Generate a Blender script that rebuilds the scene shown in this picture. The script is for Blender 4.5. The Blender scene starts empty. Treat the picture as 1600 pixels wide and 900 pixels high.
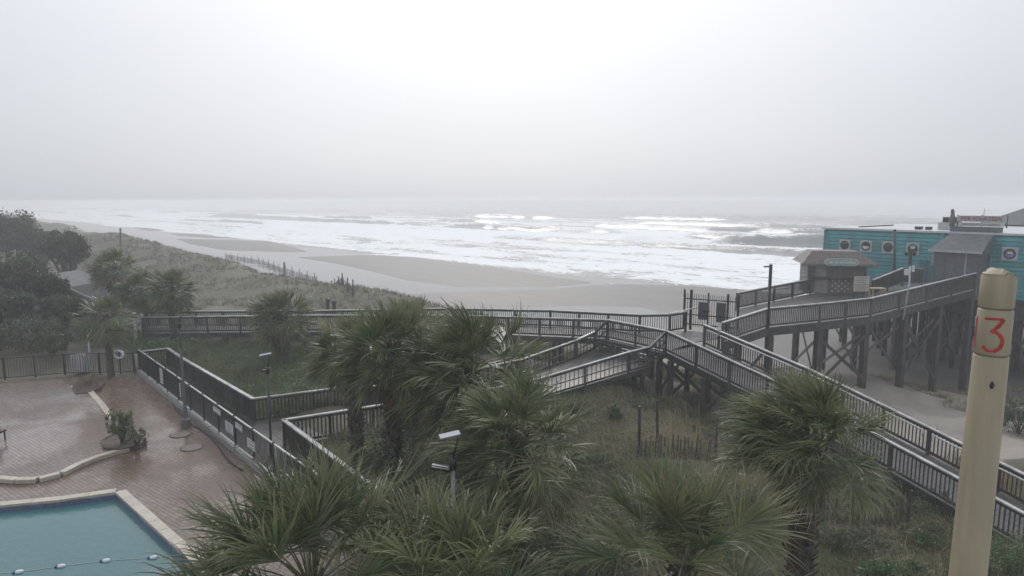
import bpy, math, random
import numpy as np
from mathutils import Vector, Matrix

S = bpy.context.scene
COL = S.collection
R = math.radians

# ------------------------------------------------------------------ camera
CAM_H = 9.4
PITCH = R(7.57)
FPX = 1016.0                      # focal length in pixels of the 1600 px wide photograph
cam = bpy.data.cameras.new('camera')
cam.sensor_width = 36.0
cam.lens = 36.0 * FPX / 1600.0
cam.clip_start = 0.1
cam.clip_end = 12000
camo = bpy.data.objects.new('camera', cam)
COL.objects.link(camo)
camo.location = (0, 0, CAM_H)
camo.rotation_euler = (R(90) - PITCH, 0, 0)
S.camera = camo

# ------------------------------------------------------------------ world: overcast storm sky
SUN_EL, SUN_AZ = R(38), R(-2)     # azimuth measured from +Y towards +X
SUNV = Vector((math.sin(SUN_AZ) * math.cos(SUN_EL), math.cos(SUN_AZ) * math.cos(SUN_EL), math.sin(SUN_EL)))
world = bpy.data.worlds.new('World')
S.world = world
world.use_nodes = True
wn, wl = world.node_tree.nodes, world.node_tree.links
wn.clear()
w_out = wn.new('ShaderNodeOutputWorld')
w_bg = wn.new('ShaderNodeBackground')
w_bg.inputs['Strength'].default_value = 0.1
sky = wn.new('ShaderNodeTexSky')
sky.sky_type = 'NISHITA'
sky.sun_disc = False
sky.sun_elevation = SUN_EL
sky.sun_rotation = SUN_AZ
sky.air_density = 1.0
sky.dust_density = 4.0
w_tc = wn.new('ShaderNodeTexCoord')
w_dot = wn.new('ShaderNodeVectorMath'); w_dot.operation = 'DOT_PRODUCT'
w_dot.inputs[1].default_value = SUNV
wl.new(w_tc.outputs['Generated'], w_dot.inputs[0])
w_max = wn.new('ShaderNodeMath'); w_max.operation = 'MAXIMUM'; w_max.inputs[1].default_value = 0.0
wl.new(w_dot.outputs['Value'], w_max.inputs[0])
w_pow = wn.new('ShaderNodeMath'); w_pow.operation = 'POWER'; w_pow.inputs[1].default_value = 3.6
wl.new(w_max.outputs[0], w_pow.inputs[0])
# soft cloud mottling
w_noise = wn.new('ShaderNodeTexNoise')
w_noise.inputs['Scale'].default_value = 1.6
w_noise.inputs['Detail'].default_value = 3.0
w_map = wn.new('ShaderNodeMapping'); w_map.inputs['Scale'].default_value = (1, 1, 2.5)
wl.new(w_tc.outputs['Generated'], w_map.inputs['Vector'])
wl.new(w_map.outputs[0], w_noise.inputs['Vector'])
w_mul = wn.new('ShaderNodeMath'); w_mul.operation = 'MULTIPLY_ADD'
w_mul.inputs[1].default_value = 0.25; w_mul.inputs[2].default_value = -0.125
wl.new(w_noise.outputs['Fac'], w_mul.inputs[0])
w_add = wn.new('ShaderNodeMath'); w_add.operation = 'ADD'; w_add.use_clamp = True
wl.new(w_pow.outputs[0], w_add.inputs[0])
wl.new(w_mul.outputs[0], w_add.inputs[1])
w_ramp = wn.new('ShaderNodeMix'); w_ramp.data_type = 'RGBA'
w_ramp.inputs['A'].default_value = (4.65, 4.95, 5.45, 1)      # thick cloud low down, away from the sun
w_ramp.inputs['B'].default_value = (9.3, 9.4, 9.75, 1)    # cloud in front of the hidden sun
wl.new(w_add.outputs[0], w_ramp.inputs['Factor'])
w_mix = wn.new('ShaderNodeMix'); w_mix.data_type = 'RGBA'
w_mix.inputs['Factor'].default_value = 0.93                  # cloud cover over the clear sky
wl.new(sky.outputs['Color'], w_mix.inputs['A'])
# an overcast sky is brighter overhead than at the horizon
w_sep = wn.new('ShaderNodeSeparateXYZ'); wl.new(w_tc.outputs['Generated'], w_sep.inputs[0])
w_up = wn.new('ShaderNodeMath'); w_up.operation = 'MAXIMUM'; w_up.inputs[1].default_value = 0.0
wl.new(w_sep.outputs['Z'], w_up.inputs[0])
w_cie = wn.new('ShaderNodeMath'); w_cie.operation = 'MULTIPLY_ADD'; w_cie.inputs[1].default_value = 0.4; w_cie.inputs[2].default_value = 1.0
wl.new(w_up.outputs[0], w_cie.inputs[0])
w_sc = wn.new('ShaderNodeVectorMath'); w_sc.operation = 'SCALE'
wl.new(w_ramp.outputs['Result'], w_sc.inputs[0]); wl.new(w_cie.outputs[0], w_sc.inputs['Scale'])
wl.new(w_sc.outputs['Vector'], w_mix.inputs['B'])
wl.new(w_mix.outputs['Result'], w_bg.inputs['Color'])
wl.new(w_bg.outputs[0], w_out.inputs['Surface'])

# ------------------------------------------------------------------ sun behind the cloud
sl = bpy.data.lights.new('sun', 'SUN')
sl.energy = 1.0
sl.angle = R(25)
sl.color = (1.0, 0.97, 0.93)
so = bpy.data.objects.new('sun', sl)
COL.objects.link(so)
so.rotation_euler = SUNV.to_track_quat('Z', 'Y').to_euler()
so.location = (0, 0, 60)

vs = S.view_settings
vs.view_transform = 'Standard'
vs.look = 'None'
vs.exposure = 0.15
vs.gamma = 1.0
vs.use_curve_mapping = False
S.cycles.use_denoising = True
S.cycles.max_bounces = 6
S.cycles.volume_bounces = 1
S.cycles.transparent_max_bounces = 8

# ------------------------------------------------------------------ helpers
_F = Vector((0, math.cos(PITCH), -math.sin(PITCH)))
_U = Vector((0, math.sin(PITCH), math.cos(PITCH)))
CAMV = Vector((0, 0, CAM_H))

def ray(px, py):
    return _F + Vector(((px - 800) / FPX, 0, 0)) - _U * ((py - 450) / FPX)

def at(px, py, z):                 # the point on the level plane z seen at a photo pixel
    d = ray(px, py)
    return CAMV + d * ((z - CAM_H) / d.z)

def atY(px, py, Y):                # the point at distance Y seen at a photo pixel
    d = ray(px, py)
    return CAMV + d * (Y / d.y)

rng = random.Random(7)
nrng = np.random.default_rng(11)

def _hash(ix, iy, seed):
    h = (ix.astype(np.int64) * 374761393 + iy.astype(np.int64) * 668265263 + seed * 1274126177) & 0xFFFFFFFF
    h = ((h ^ (h >> 13)) * 1274126177) & 0xFFFFFFFF
    h = (h ^ (h >> 16)) & 0xFFFFFFFF
    return h / 4294967295.0

def vnoise(x, y, seed=0):
    x = np.asarray(x, float); y = np.asarray(y, float)
    ix, iy = np.floor(x), np.floor(y)
    fx, fy = x - ix, y - iy
    fx = fx * fx * (3 - 2 * fx); fy = fy * fy * (3 - 2 * fy)
    a = _hash(ix, iy, seed); b = _hash(ix + 1, iy, seed)
    c = _hash(ix, iy + 1, seed); d = _hash(ix + 1, iy + 1, seed)
    return (a * (1 - fx) + b * fx) * (1 - fy) + (c * (1 - fx) + d * fx) * fy

def fbm(x, y, seed=0, octv=4):
    v = 0; a = 0.5; s = 0
    for o in range(octv):
        v = v + a * vnoise(np.asarray(x) * 2 ** o, np.asarray(y) * 2 ** o, seed + o * 17)
        s += a; a *= 0.5
    return v / s

def sstep(a, b, x):
    t = np.clip((np.asarray(x, float) - a) / (b - a), 0, 1)
    return t * t * (3 - 2 * t)

def poly_sd(poly, x, y):           # signed distance to a polygon, positive inside
    x = np.asarray(x, float); y = np.asarray(y, float)
    best = np.full(x.shape, 1e9); inside = np.zeros(x.shape, bool)
    n = len(poly)
    for i in range(n):
        ax, ay = poly[i][0], poly[i][1]; bx_, by_ = poly[(i + 1) % n][0], poly[(i + 1) % n][1]
        dx, dy = bx_ - ax, by_ - ay
        L = dx * dx + dy * dy + 1e-12
        t = np.clip(((x - ax) * dx + (y - ay) * dy) / L, 0, 1)
        best = np.minimum(best, (x - ax - t * dx) ** 2 + (y - ay - t * dy) ** 2)
        cond = ((ay > y) != (by_ > y)) & (x < (dx) * (y - ay) / (dy if abs(dy) > 1e-12 else 1e-12) + ax)
        inside ^= cond
    best = np.sqrt(best)
    return np.where(inside, best, -best)

# ---- materials
MATS = {}
def mat(name, col, rough=0.6, var=0.25, scale=6.0, bump=0.0, bscale=30.0, stretch=(1, 1, 1), spec=0.5, metal=0.0,
        col2=None, tint=None, rand=0.0, trans=0.0):
    """Principled material: colour broken up by noise, optional 'tint' attribute towards another colour."""
    m = bpy.data.materials.new(name); m.use_nodes = True
    n, l = m.node_tree.nodes, m.node_tree.links
    b = n['Principled BSDF']
    b.inputs['Roughness'].default_value = rough
    b.inputs['Specular IOR Level'].default_value = spec
    b.inputs['Metallic'].default_value = metal
    geo = n.new('ShaderNodeTexCoord')
    mp = n.new('ShaderNodeMapping'); mp.inputs['Scale'].default_value = stretch
    l.new(geo.outputs['Object'], mp.inputs['Vector'])
    no = n.new('ShaderNodeTexNoise'); no.inputs['Scale'].default_value = scale; no.inputs['Detail'].default_value = 5
    l.new(mp.outputs[0], no.inputs['Vector'])
    mix = n.new('ShaderNodeMix'); mix.data_type = 'RGBA'
    c2 = col2 if col2 else tuple(c * (1 - var) for c in col)
    c1 = col if col2 else tuple(min(1, c * (1 + var)) for c in col)
    mix.inputs['A'].default_value = (*c2, 1); mix.inputs['B'].default_value = (*c1, 1)
    cr = n.new('ShaderNodeMapRange'); cr.inputs['From Min'].default_value = 0.3; cr.inputs['From Max'].default_value = 0.7
    l.new(no.outputs['Fac'], cr.inputs['Value']); l.new(cr.outputs[0], mix.inputs['Factor'])
    last = mix.outputs['Result']
    if tint:
        at_ = n.new('ShaderNodeAttribute'); at_.attribute_name = 'tint'
        m2 = n.new('ShaderNodeMix'); m2.data_type = 'RGBA'
        l.new(at_.outputs['Fac'], m2.inputs['Factor']); l.new(last, m2.inputs['A'])
        m2.inputs['B'].default_value = (*tint, 1)
        last = m2.outputs['Result']
    if rand:
        oi = n.new('ShaderNodeObjectInfo')
        mr = n.new('ShaderNodeMapRange'); mr.inputs['To Min'].default_value = 1 - rand; mr.inputs['To Max'].default_value = 1 + rand
        l.new(oi.outputs['Random'], mr.inputs['Value'])
        hv = n.new('ShaderNodeHueSaturation'); l.new(mr.outputs[0], hv.inputs['Value']); l.new(last, hv.inputs['Color'])
        last = hv.outputs['Color']
    l.new(last, b.inputs['Base Color'])
    if bump:
        bn = n.new('ShaderNodeTexNoise'); bn.inputs['Scale'].default_value = bscale; bn.inputs['Detail'].default_value = 4
        l.new(mp.outputs[0], bn.inputs['Vector'])
        bp = n.new('ShaderNodeBump'); bp.inputs['Strength'].default_value = bump; bp.inputs['Distance'].default_value = 0.03
        l.new(bn.outputs['Fac'], bp.inputs['Height']); l.new(bp.outputs[0], b.inputs['Normal'])
    if trans:                      # thin leaves let light through
        tr = n.new('ShaderNodeBsdfTranslucent'); l.new(last, tr.inputs['Color'])
        ms = n.new('ShaderNodeMixShader'); ms.inputs[0].default_value = trans
        l.new(b.outputs[0], ms.inputs[1]); l.new(tr.outputs[0], ms.inputs[2])
        l.new(ms.outputs[0], n['Material Output'].inputs['Surface'])
    MATS[name] = m
    return m

# ---- objects
WLOC = {}
def prop(o, label=None, cat=None, group=None, kind=None):
    if label: o['label'] = label
    if cat: o['category'] = cat
    if group: o['group'] = group
    if kind: o['kind'] = kind
    return o

def thing(name, loc, label, cat, group=None):
    o = bpy.data.objects.new(name, None); COL.objects.link(o)
    o.empty_display_size = 0.3
    o.location = loc; WLOC[o.name] = Vector(loc)
    return prop(o, label, cat, group)

def link(name, me, m, parent=None, loc=None, kind=None):
    if m is not None and not me.materials: me.materials.append(m)
    o = bpy.data.objects.new(name, me); COL.objects.link(o)
    if parent is not None:
        o.parent = parent; WLOC[o.name] = WLOC[parent.name]
    else:
        o.location = loc or (0, 0, 0); WLOC[o.name] = Vector(loc or (0, 0, 0))
    if kind: o['kind'] = kind
    return o

def np_mesh(name, V, F, smooth=False, attrs=None):
    V = np.asarray(V, np.float32); F = np.asarray(F, np.int32)
    me = bpy.data.meshes.new(name)
    k = F.shape[1]
    me.vertices.add(len(V)); me.vertices.foreach_set('co', V.ravel())
    me.loops.add(F.size); me.loops.foreach_set('vertex_index', F.ravel())
    me.polygons.add(len(F)); me.polygons.foreach_set('loop_start', np.arange(0, F.size, k, dtype=np.int32))
    if smooth: me.polygons.foreach_set('use_smooth', np.ones(len(F), bool))
    me.update(calc_edges=True)
    for a, v in (attrs or {}).items():
        at_ = me.attributes.new(a, 'FLOAT', 'POINT'); at_.data.foreach_set('value', np.asarray(v, np.float32))
    return me

class MB:
    """collects shapes in world coordinates; build() links them as ONE mesh object"""
    def __init__(s): s.v = []; s.f = []; s.t = []
    def add(s, vs_, fs, tint=0.0):
        b = len(s.v); s.v += [tuple(v) for v in vs_]; s.f += [tuple(i + b for i in f) for f in fs]; s.t += [tint] * len(vs_)
    def prism(s, poly, z0, z1):    # plan polygon extruded between two heights (z may be a list per vertex)
        n = len(poly)
        a = [(p[0], p[1], z0[i] if isinstance(z0, (list, tuple)) else z0) for i, p in enumerate(poly)]
        b = [(p[0], p[1], z1[i] if isinstance(z1, (list, tuple)) else z1) for i, p in enumerate(poly)]
        fs = [tuple(range(n - 1, -1, -1)), tuple(range(n, 2 * n))] + [(i, (i + 1) % n, n + (i + 1) % n, n + i) for i in range(n)]
        s.add(a + b, fs)
    def box(s, c, size, rz=0.0):
        cx, cy, cz = c; hx, hy, hz = size[0] / 2, size[1] / 2, size[2] / 2
        ca, sa = math.cos(rz), math.sin(rz)
        P = []
        for z in (-hz, hz):
            for x, y in ((-hx, -hy), (hx, -hy), (hx, hy), (-hx, hy)):
                P.append((cx + x * ca - y * sa, cy + x * sa + y * ca, cz + z))
        s.add(P, [(3, 2, 1, 0), (4, 5, 6, 7), (0, 1, 5, 4), (1, 2, 6, 5), (2, 3, 7, 6), (3, 0, 4, 7)])
    def bar(s, p, q, w, h, up=(0, 0, 1)):      # beam from p to q: w across, h along up
        p, q = Vector(p), Vector(q); d = (q - p)
        if d.length < 1e-6: return
        d.normalize(); u = Vector(up)
        if abs(d.dot(u)) > 0.99: u = Vector((0, 1, 0))
        x = d.cross(u).normalized() * (w / 2); y = x.cross(d).normalized() * (h / 2)
        P = [p - x - y, p + x - y, p + x + y, p - x + y, q - x - y, q + x - y, q + x + y, q - x + y]
        s.add(P, [(0, 1, 2, 3), (7, 6, 5, 4), (0, 4, 5, 1), (1, 5, 6, 2), (2, 6, 7, 3), (3, 7, 4, 0)])
    def tube(s, pts, r, n=8, cap=True):         # r: number or list
        pts = [Vector(p) for p in pts]; k = len(pts)
        rs = r if isinstance(r, (list, tuple)) else [r] * k
        P = []; ref = Vector((0.3, 0.9, 0.31))
        for i, p in enumerate(pts):
            d = (pts[min(i + 1, k - 1)] - pts[max(i - 1, 0)]).normalized()
            if abs(d.z) > 0.9: ref = Vector((1, 0, 0))
            x = d.cross(ref).normalized(); y = d.cross(x).normalized()
            for j in range(n):
                a = 2 * math.pi * j / n
                P.append(p + (x * math.cos(a) + y * math.sin(a)) * rs[i])
        fs = [(i * n + j, i * n + (j + 1) % n, (i + 1) * n + (j + 1) % n, (i + 1) * n + j) for i in range(k - 1) for j in range(n)]
        if cap: fs += [tuple(range(n - 1, -1, -1)), tuple((k - 1) * n + j for j in range(n))]
        s.add(P, fs)
    def lathe(s, c, prof, n=16):                # prof: (radius, z) pairs round a vertical axis at c
        P = []
        for r, z in prof:
            for j in range(n):
                a = 2 * math.pi * j / n
                P.append((c[0] + r * math.cos(a), c[1] + r * math.sin(a), c[2] + z))
        k = len(prof)
        fs = [(i * n + j, i * n + (j + 1) % n, (i + 1) * n + (j + 1) % n, (i + 1) * n + j) for i in range(k - 1) for j in range(n)]
        fs += [tuple(range(n - 1, -1, -1)), tuple((k - 1) * n + j for j in range(n))]
        s.add(P, fs)
    def quad(s, a, b, c, d): s.add([a, b, c, d], [(0, 1, 2, 3)])
    def build(s, name, m, parent=None, loc=None, kind=None, smooth=False, bevel=0.0):
        base = WLOC[parent.name] if parent is not None else Vector(loc or (0, 0, 0))
        me = bpy.data.meshes.new(name)
        me.from_pydata([(v[0] - base.x, v[1] - base.y, v[2] - base.z) for v in s.v], [], s.f)
        if any(s.t):
            a = me.attributes.new('tint', 'FLOAT', 'POINT'); a.data.foreach_set('value', s.t)
        if smooth:
            for p in me.polygons: p.use_smooth = True
        me.update()
        o = link(name, me, m, parent, loc, kind)
        if bevel:
            md = o.modifiers.new('bevel', 'BEVEL'); md.width = bevel; md.segments = 2; md.limit_method = 'ANGLE'
        return o

_unit = {}
def unit_box(m):
    if m.name not in _unit:
        b = MB(); b.box((0, 0, 0.5), (1, 1, 1))
        me = bpy.data.meshes.new('unit_' + m.name); me.from_pydata(b.v, [], b.f); me.materials.append(m)
        _unit[m.name] = me
    return _unit[m.name]

def piece(name, m, parent, loc, size, rot=(0, 0, 0)):   # a small box part sharing mesh data; loc = centre of its base
    o = bpy.data.objects.new(name, unit_box(m)); COL.objects.link(o)
    o.parent = parent; WLOC[o.name] = WLOC[parent.name]
    o.location = Vector(loc) - WLOC[parent.name]; o.scale = size; o.rotation_euler = rot
    return o

# ------------------------------------------------------------------ materials
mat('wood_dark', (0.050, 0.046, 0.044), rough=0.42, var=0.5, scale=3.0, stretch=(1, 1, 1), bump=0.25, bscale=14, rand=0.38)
mat('wood_cap', (0.40, 0.39, 0.38), rough=0.20, var=0.4, scale=2.5, bump=0.12, bscale=10, rand=0.2)  # pale colour carries the sky sheen of the wet rail tops
mat('wood_deck', (0.11, 0.103, 0.098), rough=0.38, var=0.35, scale=1.6, bump=0.2, bscale=9, rand=0.1)
mat('wood_pile', (0.052, 0.047, 0.044), rough=0.5, var=0.4, scale=2.2, stretch=(2, 2, 0.6), bump=0.4, bscale=12)
mat('metal_black', (0.018, 0.019, 0.022), rough=0.35, var=0.2, scale=8)
mat('metal_rail', (0.60, 0.61, 0.63), rough=0.25, var=0.12, scale=8, metal=0.4)
mat('concrete', (0.27, 0.27, 0.26), rough=0.4, var=0.3, scale=2.5, bump=0.2, bscale=20)
mat('coping', (0.47, 0.42, 0.35), rough=0.35, var=0.2, scale=3.5, bump=0.15, bscale=30, rand=0.06)
mat('white_paint', (0.60, 0.61, 0.61), rough=0.35, var=0.1, scale=5)
mat('grey_print', (0.22, 0.23, 0.24), rough=0.6, var=0.1)
mat('frond', (0.074, 0.118, 0.046), rough=0.33, var=0.35, scale=1.5, tint=(0.33, 0.29, 0.16), rand=0.32, trans=0.25, spec=0.6)
mat('dead_frond', (0.17, 0.115, 0.065), rough=0.7, var=0.35, scale=3, rand=0.25, trans=0.15)
mat('petiole', (0.13, 0.16, 0.055), rough=0.45, var=0.2, scale=4)
mat('palm_bark', (0.060, 0.050, 0.043), rough=0.8, var=0.5, scale=5, bump=0.6, bscale=12, tint=(0.13, 0.09, 0.055))
mat('bark', (0.065, 0.058, 0.05), rough=0.85, var=0.4, scale=5, bump=0.5, bscale=10)
mat('grass_olive', (0.17, 0.168, 0.090), rough=0.6, var=0.4, scale=0.5, tint=(0.43, 0.365, 0.245), trans=0.3)
mat('grass_green', (0.120, 0.165, 0.072), rough=0.55, var=0.35, scale=0.6, tint=(0.16, 0.18, 0.075), trans=0.3)
mat('grass_pale', (0.105, 0.108, 0.066), rough=0.7, var=0.25, scale=0.25, tint=(0.21, 0.195, 0.135), trans=0.25)
mat('leaf_grey', (0.108, 0.138, 0.072), rough=0.55, var=0.3, scale=1.2, tint=(0.16, 0.17, 0.12), trans=0.25)
mat('leaf_dark', (0.038, 0.060, 0.030), rough=0.5, var=0.35, scale=1.0, tint=(0.085, 0.11, 0.05), trans=0.2)
mat('leaf_green', (0.095, 0.150, 0.065), rough=0.45, var=0.3, scale=2.0, tint=(0.11, 0.16, 0.06), trans=0.25)
mat('teal_siding', (0.050, 0.27, 0.295), rough=0.45, var=0.22, scale=1.6, stretch=(1, 1, .25), bump=0.08, bscale=6, rand=0.12)
mat('teal_door', (0.03, 0.14, 0.19), rough=0.45, var=0.1)
mat('trim_grey', (0.42, 0.43, 0.43), rough=0.5, var=0.12, scale=4)
mat('glass_dark', (0.03, 0.04, 0.045), rough=0.06, var=0.1, spec=0.8)
mat('vestibule', (0.12, 0.13, 0.135), rough=0.5, var=0.15, scale=3)
mat('roof_grey', (0.13, 0.135, 0.14), rough=0.75, spec=0.25, var=0.2, scale=3, bump=0.2, bscale=20)
mat('roof_white', (0.55, 0.56, 0.57), rough=0.4, var=0.12, scale=2)
mat('shingle_brown', (0.15, 0.125, 0.112), rough=0.6, var=0.25, scale=5, bump=0.4, bscale=25)
mat('shingle_dark', (0.045, 0.047, 0.052), rough=0.85, spec=0.2, var=0.3, scale=4, bump=0.3, bscale=20)
mat('kiosk_wall', (0.15, 0.13, 0.12), rough=0.55, var=0.25, scale=3, stretch=(1, 1, 0.3), bump=0.2, bscale=16)
mat('kiosk_panel', (0.27, 0.26, 0.25), rough=0.5, var=0.2, scale=3)
mat('cream_board', (0.55, 0.50, 0.42), rough=0.5, var=0.12, scale=5)
mat('sign_red', (0.28, 0.05, 0.05), rough=0.5, var=0.1)
mat('sign_green', (0.30, 0.38, 0.35), rough=0.5, var=0.15)
mat('wood_yellow', (0.40, 0.31, 0.17), rough=0.5, var=0.2, scale=6)
mat('post_cream', (0.29, 0.243, 0.155), rough=0.5, var=0.13, scale=2.2, stretch=(4, 4, .5), bump=0.12, bscale=30)
mat('post_groove', (0.13, 0.11, 0.08), rough=0.6, var=0.2)
mat('red_paint', (0.33, 0.022, 0.018), rough=0.5, var=0.45, scale=22)
mat('house_wall', (0.36, 0.37, 0.38), rough=0.6, var=0.15, scale=2)
mat('house_pink', (0.19, 0.13, 0.125), rough=0.6, var=0.15, scale=2)
mat('picket', (0.085, 0.077, 0.068), rough=0.7, var=0.4, scale=3, bump=0.2, bscale=15, rand=0.25)
mat('soil', (0.085, 0.065, 0.05), rough=0.8, var=0.4, scale=4, bump=0.5, bscale=14)
mat('float_white', (0.78, 0.80, 0.82), rough=0.25, var=0.05)
mat('float_blue', (0.02, 0.10, 0.30), rough=0.3, var=0.1)
mat('panel_glass', (0.22, 0.24, 0.29), rough=0.3, var=0.1, scale=12, spec=0.8)
mat('lamp_dark', (0.05, 0.065, 0.062), rough=0.4, var=0.25, scale=5)
M = MATS

# ================================================================== THE SETTING
SEA_Z = -3.0
SH0 = np.array([25.0, 97.0]); SHN = np.array([0.719, 0.695]); SHU = np.array([-0.695, 0.719])
def shore(x, y):                    # (along the shore to the far left, out to sea)
    dx, dy = np.asarray(x, float) - SH0[0], np.asarray(y, float) - SH0[1]
    return dx * SHU[0] + dy * SHU[1], dx * SHN[0] + dy * SHN[1]

# pool deck outline: the fence runs along its seaward side
PF_A = at(218, 580, 0.12); PF_B = at(430, 748, 0.12)
PF_D = (PF_B - PF_A); PF_D.z = 0; PF_D.normalize()
PF_N = Vector((-PF_D.y, PF_D.x, 0))               # towards the dunes
if PF_N.x < 0: PF_N = -PF_N
PF_C = PF_A + PF_D * ((PF_A.y - 4.0) / -PF_D.y)
def xy(v): return (v[0], v[1])
REAR = [at(-420, 628, 0), at(0, 598, 0), at(95, 590, 0), at(206, 588, 0)]
DECK = [xy(p) for p in REAR] + [xy(PF_A - PF_N * 0.02), xy(PF_C), (-44, 4.0)]

pxs = lambda L, z: [xy(at(a, b, z)) for a, b in L]
BARS = [
    pxs([(462, 402), (580, 398), (650, 402), (750, 414), (850, 431), (930, 442), (905, 445), (860, 449), (720, 449), (640, 439), (580, 424), (520, 411)], SEA_Z),
    pxs([(560, 466), (640, 460), (720, 455.5), (860, 452), (910, 447), (960, 444), (1062, 446), (1150, 452), (1300, 470), (1700, 520), (1700, 640), (1000, 480), (900, 478), (820, 481), (780, 487), (700, 494), (560, 492)], SEA_Z),
    pxs([(1012, 466), (1300, 468), (1700, 520), (1700, 760), (1300, 640), (1120, 560), (1040, 505)], SEA_Z),
    pxs([(272, 373), (330, 374), (420, 377), (455, 385), (482, 394), (440, 394), (350, 391), (300, 382)], SEA_Z),
    pxs([(262, 364.5), (300, 365.5), (365, 371.6), (330, 371.8), (280, 368.5)], SEA_Z),
    pxs([(205, 355), (240, 356), (262, 360), (230, 361)], SEA_Z),
]

def ground(x, y):
    x = np.asarray(x, float); y = np.asarray(y, float)
    s, t = shore(x, y)
    n1 = fbm(x * 0.09, y * 0.09, 3, 4) - 0.5
    n2 = fbm(x * 0.5, y * 0.5, 9, 3) - 0.5
    edge = -45.5 + 5.0 * (fbm(s * 0.05, s * 0 + 3.3, 21, 3) - 0.5) + 4.0 * sstep(60, 200, s) + 6.5 * sstep(8, 17, x)
    top = 0.25 - 1.35 * sstep(3.0, 13.0, x) + 1.1 * n1 + 0.35 * n2
    far = sstep(55, 140, y) * sstep(-10, -30, x)
    top = top + far * (1.6 + 2.2 * n1)
    ridge = 0.9 * np.exp(-((t - edge + 9) / 5.0) ** 2) * sstep(-4, -16, x)
    d = sstep(-7.5, 3.5, t - edge)
    top = top + sstep(12, 17, x) * (0.9 * n1 + 0.9 * n2)
    base = (top + ridge) * (1 - d) + d * (-2.75)
    bar = np.full(x.shape, -1e9)
    for i, pl in enumerate(BARS):
        w = (5.0, 4.0, 4.0, 12.0, 14.0, 20.0)[i]
        bar = np.maximum(bar, poly_sd(pl, x, y) / w)
    beach = -3.10 + 0.24 * np.clip(bar + 0.42, 0, 1) + 0.02 * n2
    beach = beach - 2.2 * sstep(2, 60, t)
    b = sstep(-1.0, 5.0, t - edge)
    z = base * (1 - b) + beach * b
    # the pool deck and the paths beside it are cut level
    sd = poly_sd(DECK, x, y)
    cut = sstep(-4.5, -2.2, sd)
    z = z * (1 - cut) + np.minimum(z, -0.12) * cut
    z = np.where(sd > -0.3, -0.45, z)
    return z

def gz(x, y): return float(ground(np.array([x]), np.array([y]))[0])

def polar(r_list, a0, a1, na):
    a = np.linspace(a0, a1, na)
    rr, aa = np.meshgrid(r_list, a, indexing='ij')
    x = rr * np.sin(aa); y = rr * np.cos(aa)
    nr = len(r_list)
    i = np.arange(nr - 1)[:, None] * na + np.arange(na - 1)[None, :]
    F = np.stack([i, i + 1, i + na + 1, i + na], -1).reshape(-1, 4)[:, ::-1]
    return x.ravel(), y.ravel(), F

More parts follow.
